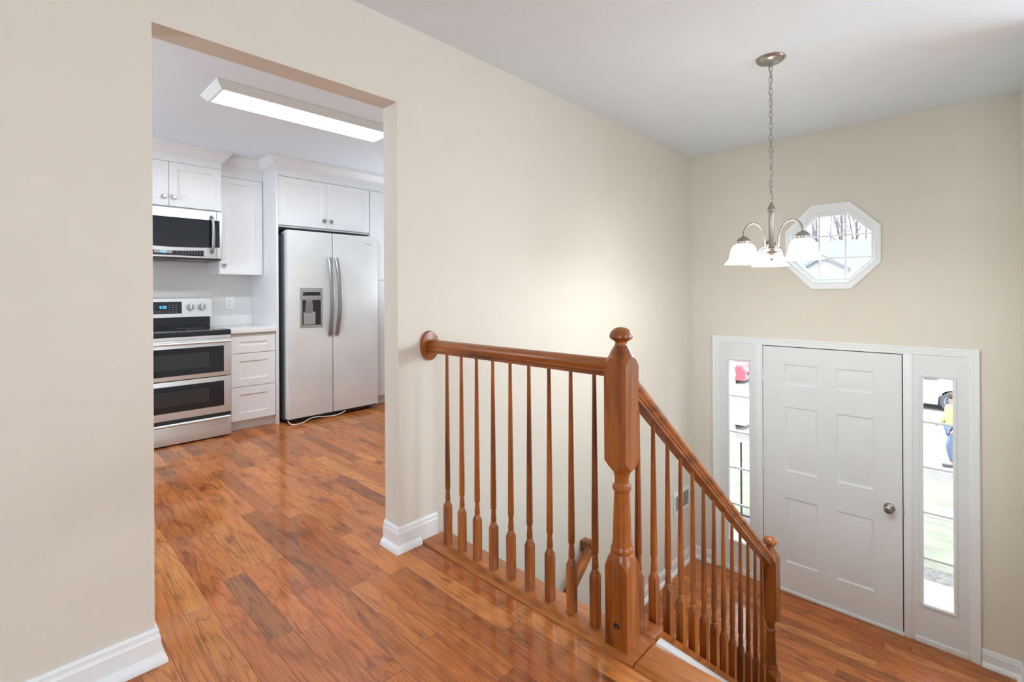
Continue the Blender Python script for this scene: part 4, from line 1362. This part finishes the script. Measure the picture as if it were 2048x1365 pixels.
# cars: length along local x, built at origin then placed
def car(label, paint, loc, rz, body='suv', L=4.6, W=1.84, Hh=1.68):
    t_ = thing('car', loc, label, 'car')
    t_.rotation_euler = (0, 0, rz)
    R = 0.355 if body == 'suv' else 0.32
    gc = 0.24 if body == 'suv' else 0.18
    hood = 1.02 if body == 'suv' else 0.90
    belt = hood + 0.05
    wx = (-L / 2 + 0.88, L / 2 - 0.92)

    def arch(cx_, n=9):
        return [(cx_ + (R + 0.06) * math.cos(math.pi * i / n), max(gc, R + (R + 0.06) * math.sin(math.pi * i / n))) for i in range(n + 1)]
    side = [(-L / 2, gc + 0.15), (-L / 2 + 0.06, gc)]
    for cx_ in wx:
        a_ = list(reversed(arch(cx_)))
        side += [(cx_ - R - 0.06, gc)] + a_[1:-1] + [(cx_ + R + 0.06, gc)]
    side += [(L / 2 - 0.06, gc), (L / 2, gc + 0.18), (L / 2 - 0.03, hood - 0.22), (L / 2 - 0.18, hood - 0.05), (L / 2 - 1.25, belt), (-L / 2 + 0.15, belt + 0.02), (-L / 2 + 0.02, hood - 0.15)]
    m_ = MB()
    m_.prism(side, 'y', -W / 2, W / 2)
    bmesh.ops.bevel(m_.bm, geom=[e for e in m_.bm.edges if abs(abs(e.verts[0].co.y) - W / 2) < 1e-4 and abs(e.verts[0].co.y - e.verts[1].co.y) < 1e-4 and min(v.co.z for v in e.verts) > gc + 0.1 and (max(v.co.z for v in e.verts) > hood - 0.2)], offset=0.06, segments=3, affect='EDGES')
    o0 = Vector(t_.location)
    t_.location = (0, 0, 0)
    bd = obj('body', m_, paint, t_, smooth=40)
    m_ = MB()
    xr, xf = (-L / 2 + 0.30, L / 2 - 1.30) if body == 'suv' else (-L / 2 + 0.65, L / 2 - 1.30)
    rings = []
    for x_in, yy, zz in ((0, W / 2 - 0.06, belt - 0.01), (0.28, W / 2 - 0.20, Hh - 0.10)):
        rr_ = 0.6 if body != 'suv' else 0.35
        rings.append([Vector((xr + x_in * rr_, -yy, zz)), Vector((xf - x_in * 2.4, -yy, zz)), Vector((xf - x_in * 2.4, yy, zz)), Vector((xr + x_in * rr_, yy, zz))])
    m_.loft(rings); obj('windows', m_, 'carglass', t_)
    m_ = MB(); m_.box(xr + 0.12, xf - 0.72, -W / 2 + 0.19, W / 2 - 0.19, Hh - 0.105, Hh, 0.04, 3); obj('roof', m_, paint, t_)
    for s_ in (-1, 1):
        for xx in (xr + 0.85, xf - 0.95) if body == 'suv' else (xr + 0.75, xf - 0.95):
            m_ = MB(); m_.prism([(xx - 0.04, belt - 0.01), (xx + 0.04, belt - 0.01), (xx + 0.0, Hh - 0.09), (xx - 0.08, Hh - 0.09)], 'y', s_ * (W / 2 - 0.21), s_ * (W / 2 - 0.055)); obj('pillar', m_, paint, t_)
    for cx_ in wx:
        for s_ in (-1, 1):
            m_ = MB()
            Mx = Matrix.Translation((cx_, s_ * (W / 2 - 0.12), R)) @ Matrix.Rotation(-s_ * math.pi / 2, 4, 'X')
            m_.lathe(0, 0, [(R * 0.64, 0.10), (R * 0.70, 0.115), (R * 0.92, 0.115), (R, 0.09), (R, -0.09), (R * 0.6, -0.11)], 32, M=Mx, cap=True)
            wh = obj('wheel', m_, 'tyre', t_)
            m_ = MB(); m_.lathe(0, 0, [(0.0, 0.095), (R * 0.16, 0.095), (R * 0.18, 0.085), (R * 0.60, 0.075), (R * 0.63, 0.105), (R * 0.66, 0.105)], 32, M=Mx, cap=False)
            for q in range(5):
                a_ = 2 * math.pi * q / 5
                Mq = Mx @ Matrix.Rotation(a_, 4, 'Z')
                m_.box(R * 0.12, R * 0.62, -0.028, 0.028, 0.08, 0.10, 0.006, M=Mq)
            obj('hubcap', m_, 'alloy', wh)
    for s_ in (-1, 1):
        m_ = MB(); m_.ball((L / 2 - 0.10, s_ * (W / 2 - 0.28), hood - 0.20), 0.13, 0.20, 0.09); obj('headlight', m_, 'alloy', t_)
        m_ = MB(); m_.box(xf - 0.55, xf - 0.38, s_ * (W / 2 - 0.02), s_ * (W / 2 + 0.15), belt + 0.02, belt + 0.14, 0.03); obj('mirror', m_, paint, t_)
    m_ = MB(); m_.box(L / 2 - 0.06, L / 2 + 0.01, -0.6, 0.6, gc + 0.22, gc + 0.38, 0.02); obj('grille', m_, 'black', t_)
    m_ = MB(); m_.box(-L / 2 + 0.2, L / 2 - 0.2, -W / 2 + 0.1, W / 2 - 0.1, gc - 0.05, gc + 0.05); obj('underbody', m_, 'black', t_)
    t_.location = o0
    return t_


RZ = gz(20)
car('white car with an alloy wheel on the road, in the right sidelight', 'carwhite', (23.5, -1.36 + 1.38, RZ), math.pi / 2 + math.pi, 'suv', 4.7, 1.9, 1.72)
car('white car parked on the road, in the left sidelight', 'carwhite', (16.3, 5.25, RZ), -math.pi / 2, 'sedan', 4.5, 1.8, 1.46)
car('small red car at the top of the left sidelight', 'carred', (24.0, 7.75, RZ), -math.pi / 2, 'sedan', 4.4, 1.78, 1.46)


# person in a lime jacket
def limb(bm_m, pts, rad):
    bm_m.tube(smooth_path(pts, 4), [r for r in _interp(rad, (len(pts) - 1) * 4 + 1)], 12)


def _interp(rad, n):
    out = []
    for i in range(n):
        t_ = i / (n - 1) * (len(rad) - 1)
        k_ = min(int(t_), len(rad) - 2)
        out.append(rad[k_] * (1 - (t_ - k_)) + rad[k_ + 1] * (t_ - k_))
    return out


def skin_body(name, joints, edges, radii, mat, parent):
    me = bpy.data.meshes.new(name)
    me.from_pydata([Vector(j) for j in joints], edges, [])
    o_ = bpy.data.objects.new(name, me)
    C.collection.objects.link(o_)
    md = o_.modifiers.new('skin', 'SKIN'); md.use_smooth_shade = True
    sd = o_.modifiers.new('sub', 'SUBSURF'); sd.levels = 2; sd.render_levels = 2
    for i, r in enumerate(radii):
        me.skin_vertices[0].data[i].radius = r if isinstance(r, tuple) else (r, r)
        me.skin_vertices[0].data[i].use_root = (i == 0)
    dg = bpy.context.evaluated_depsgraph_get()
    m2 = bpy.data.meshes.new_from_object(o_.evaluated_get(dg))
    bpy.data.objects.remove(o_)
    m2.materials.clear(); m2.materials.append(MAT[mat])
    m2.shade_smooth()
    r_ = bpy.data.objects.new(name, m2)
    C.collection.objects.link(r_); r_.parent = parent
    return r_


px, py = 15.75, -1.914 + 0.0265 * 15.75 - 0.07
ps = thing('person', (px, py, gz(px)), 'person in a lime jacket and blue jeans walking on the road', 'person')
ps.rotation_euler = (0, 0, math.radians(115))
# local: x forward
skin_body('body', [(0, 0, .95), (0, 0, 1.15), (0, 0, 1.35), (.01, 0, 1.47), (.03, 0, 1.55), (.045, 0, 1.66),
                   (0, .10, .90), (.14, .10, .50), (.06, .10, .09), (.20, .10, .04), (0, -.10, .90), (-.02, -.10, .49), (-.20, -.10, .12), (-.10, -.10, .04),
                   (0, .19, 1.38), (-.06, .25, 1.12), (.10, .24, .90), (.17, .23, .84), (0, -.19, 1.38), (.02, -.25, 1.12), (.20, -.24, .95), (.27, -.23, .91)],
          [(0, 1), (1, 2), (2, 3), (3, 4), (4, 5), (0, 6), (6, 7), (7, 8), (8, 9), (0, 10), (10, 11), (11, 12), (12, 13), (2, 14), (14, 15), (15, 16), (16, 17), (2, 18), (18, 19), (19, 20), (20, 21)],
          [(.13, .15), (.12, .14), (.14, .15), .07, .055, (.085, .095), .085, .06, .042, .04, .085, .06, .042, .04, .065, .048, .036, .03, .065, .048, .036, .03], 'skin', ps)
skin_body('jacket', [(0, 0, .93), (0, 0, 1.12), (0, 0, 1.36), (.01, 0, 1.46), (0, .19, 1.39), (-.06, .25, 1.12), (.085, .24, .92), (0, -.19, 1.39), (.02, -.25, 1.12), (.185, -.24, .965)],
          [(0, 1), (1, 2), (2, 3), (2, 4), (4, 5), (5, 6), (2, 7), (7, 8), (8, 9)],
          [(.165, .185), (.155, .175), (.165, .18), .085, .085, .066, .056, .085, .066, .056], 'lime', ps)
skin_body('jeans', [(0, 0, .95), (0, .10, .88), (.14, .10, .50), (.065, .10, .12), (0, -.10, .88), (-.02, -.10, .49), (-.19, -.10, .15)],
          [(0, 1), (1, 2), (2, 3), (0, 4), (4, 5), (5, 6)], [(.14, .16), .105, .078, .062, .105, .078, .062], 'jeans', ps)
m = MB(); m.ball((-0.0 + 0.035, 0, 1.70), 0.098, 0.092, 0.085); o_ = obj('hair', m, 'hair', None); o_.parent = ps
for y_, x_, z_ in ((.10, .08, .045), (-.10, -.20, .06)):
    m = MB(); m.box(x_ - .06, x_ + .19, y_ - .05, y_ + .05, z_ - .044, z_ + .035, 0.03, 3); o_ = obj('shoe', m, 'shoe', None); o_.parent = ps


# houses opposite
def house(label, x0, x1, y0, y1, zw, zr, ridge='y', gable=None):
    z0 = gz(40)
    t_ = thing('house', ((x0 + x1) / 2, (y0 + y1) / 2, z0), label, 'house')
    m_ = MB(); m_.box(x0, x1, y0, y1, z0 + 0.021, zw); obj('walls', m_, 'siding', t_)
    ov = 0.4
    m_ = MB()
    if ridge == 'y':
        xm = (x0 + x1) / 2
        m_.prism([(x0 - ov, zw - 0.15), (xm, zr), (x1 + ov, zw - 0.15), (x1 + ov, zw - 0.32), (xm, zr - 0.2), (x0 - ov, zw - 0.32)], 'y', y0 - ov, y1 + ov)
        w_ = MB(); w_.prism([(x0, zw), (x1, zw), (xm, zr - 0.21)], 'y', y0, y1); obj('gable', w_, 'siding', t_)
    else:
        ym = (y0 + y1) / 2
        m_.prism([(y0 - ov, zw - 0.15), (ym, zr), (y1 + ov, zw - 0.15), (y1 + ov, zw - 0.32), (ym, zr - 0.2), (y0 - ov, zw - 0.32)], 'x', x0 - ov, x1 + ov)
        w_ = MB(); w_.prism([(y0, zw), (y1, zw), (ym, zr - 0.21)], 'x', x0, x1); obj('gable', w_, 'siding', t_)
    obj('roof', m_, 'roof', t_)
    n_ = max(2, int((y1 - y0) / 2.6))
    for i in range(n_):
        yc = y0 + (y1 - y0) * (i + 0.5) / n_
        for zz in (z0 + 1.4, z0 + 4.1):
            if zz + 1.3 < zw:
                m_ = MB(); m_.box(x0 - 0.05, x0 + 0.02, yc - 0.5, yc + 0.5, zz, zz + 1.25); f_ = obj('window_frame', m_, 'white', t_)
                m_ = MB(); m_.box(x0 - 0.07, x0 - 0.045, yc - 0.43, yc + 0.43, zz + 0.07, zz + 1.18); obj('window_pane', m_, 'carglass', f_)
    return t_


house('pale roofed house opposite, behind the gabled one, through the octagon window', 50.0, 60.0, -10, 24, 2.9, 6.02)
house('nearer pale gabled house through the lower octagon window', 38.0, 45.0, 2.55, 8.1, 1.8, 3.63, 'x')


# bare winter trees
def bare_tree(x, y, h, seed):
    rnd = random.Random(seed)
    m_ = MB()

    def grow(p, d, L, r, lvl):
        n = 4
        pts = [p]
        for i in range(n):
            d = (d + Vector((rnd.uniform(-.12, .12), rnd.uniform(-.12, .12), rnd.uniform(-.03, .10)))).normalized()
            pts.append(pts[-1] + d * (L / n))
        m_.tube(pts, [r * (1 - 0.6 * i / n) for i in range(n + 1)], 6 if lvl == 0 else 3)
        if lvl < 3:
            for q in range((20, 6, 3)[lvl]):
                t_ = rnd.uniform(0.3 if lvl == 0 else 0.2, 1.0)
                k_ = min(int(t_ * n), n - 1)
                bp0 = pts[k_].lerp(pts[k_ + 1], t_ * n - k_)
                a_ = rnd.uniform(0, 2 * math.pi)
                nd_ = (d * 0.7 + Vector((math.cos(a_), math.sin(a_), rnd.uniform(0.1, 0.7))) * 0.75).normalized()
                grow(bp0, nd_, L * ((0.13, 0.20)[0] + rnd.uniform(0, 0.07) if lvl == 0 else rnd.uniform(0.4, 0.55)), r * (1 - 0.6 * t_) * 0.45, lvl + 1)
    z0 = gz(60)
    grow(Vector((x, y, z0 - 0.1)), Vector((0, 0, 1)), h, h * 0.0085, 0)
    o_ = obj('bare_tree', m_, 'bark', None, origin=(x, y, z0 - 0.1), smooth=60)
    return tag(o_, 'bare grey winter tree beyond the roofs in the octagon window', 'tree', 'bare trees in the octagon window')


random.seed(11)
for i in range(24):
    bare_tree(63 + (i % 6) * 7.0, 4.4 + i * 0.50 + random.uniform(-.12, .12), random.uniform(16, 21), 100 + i)
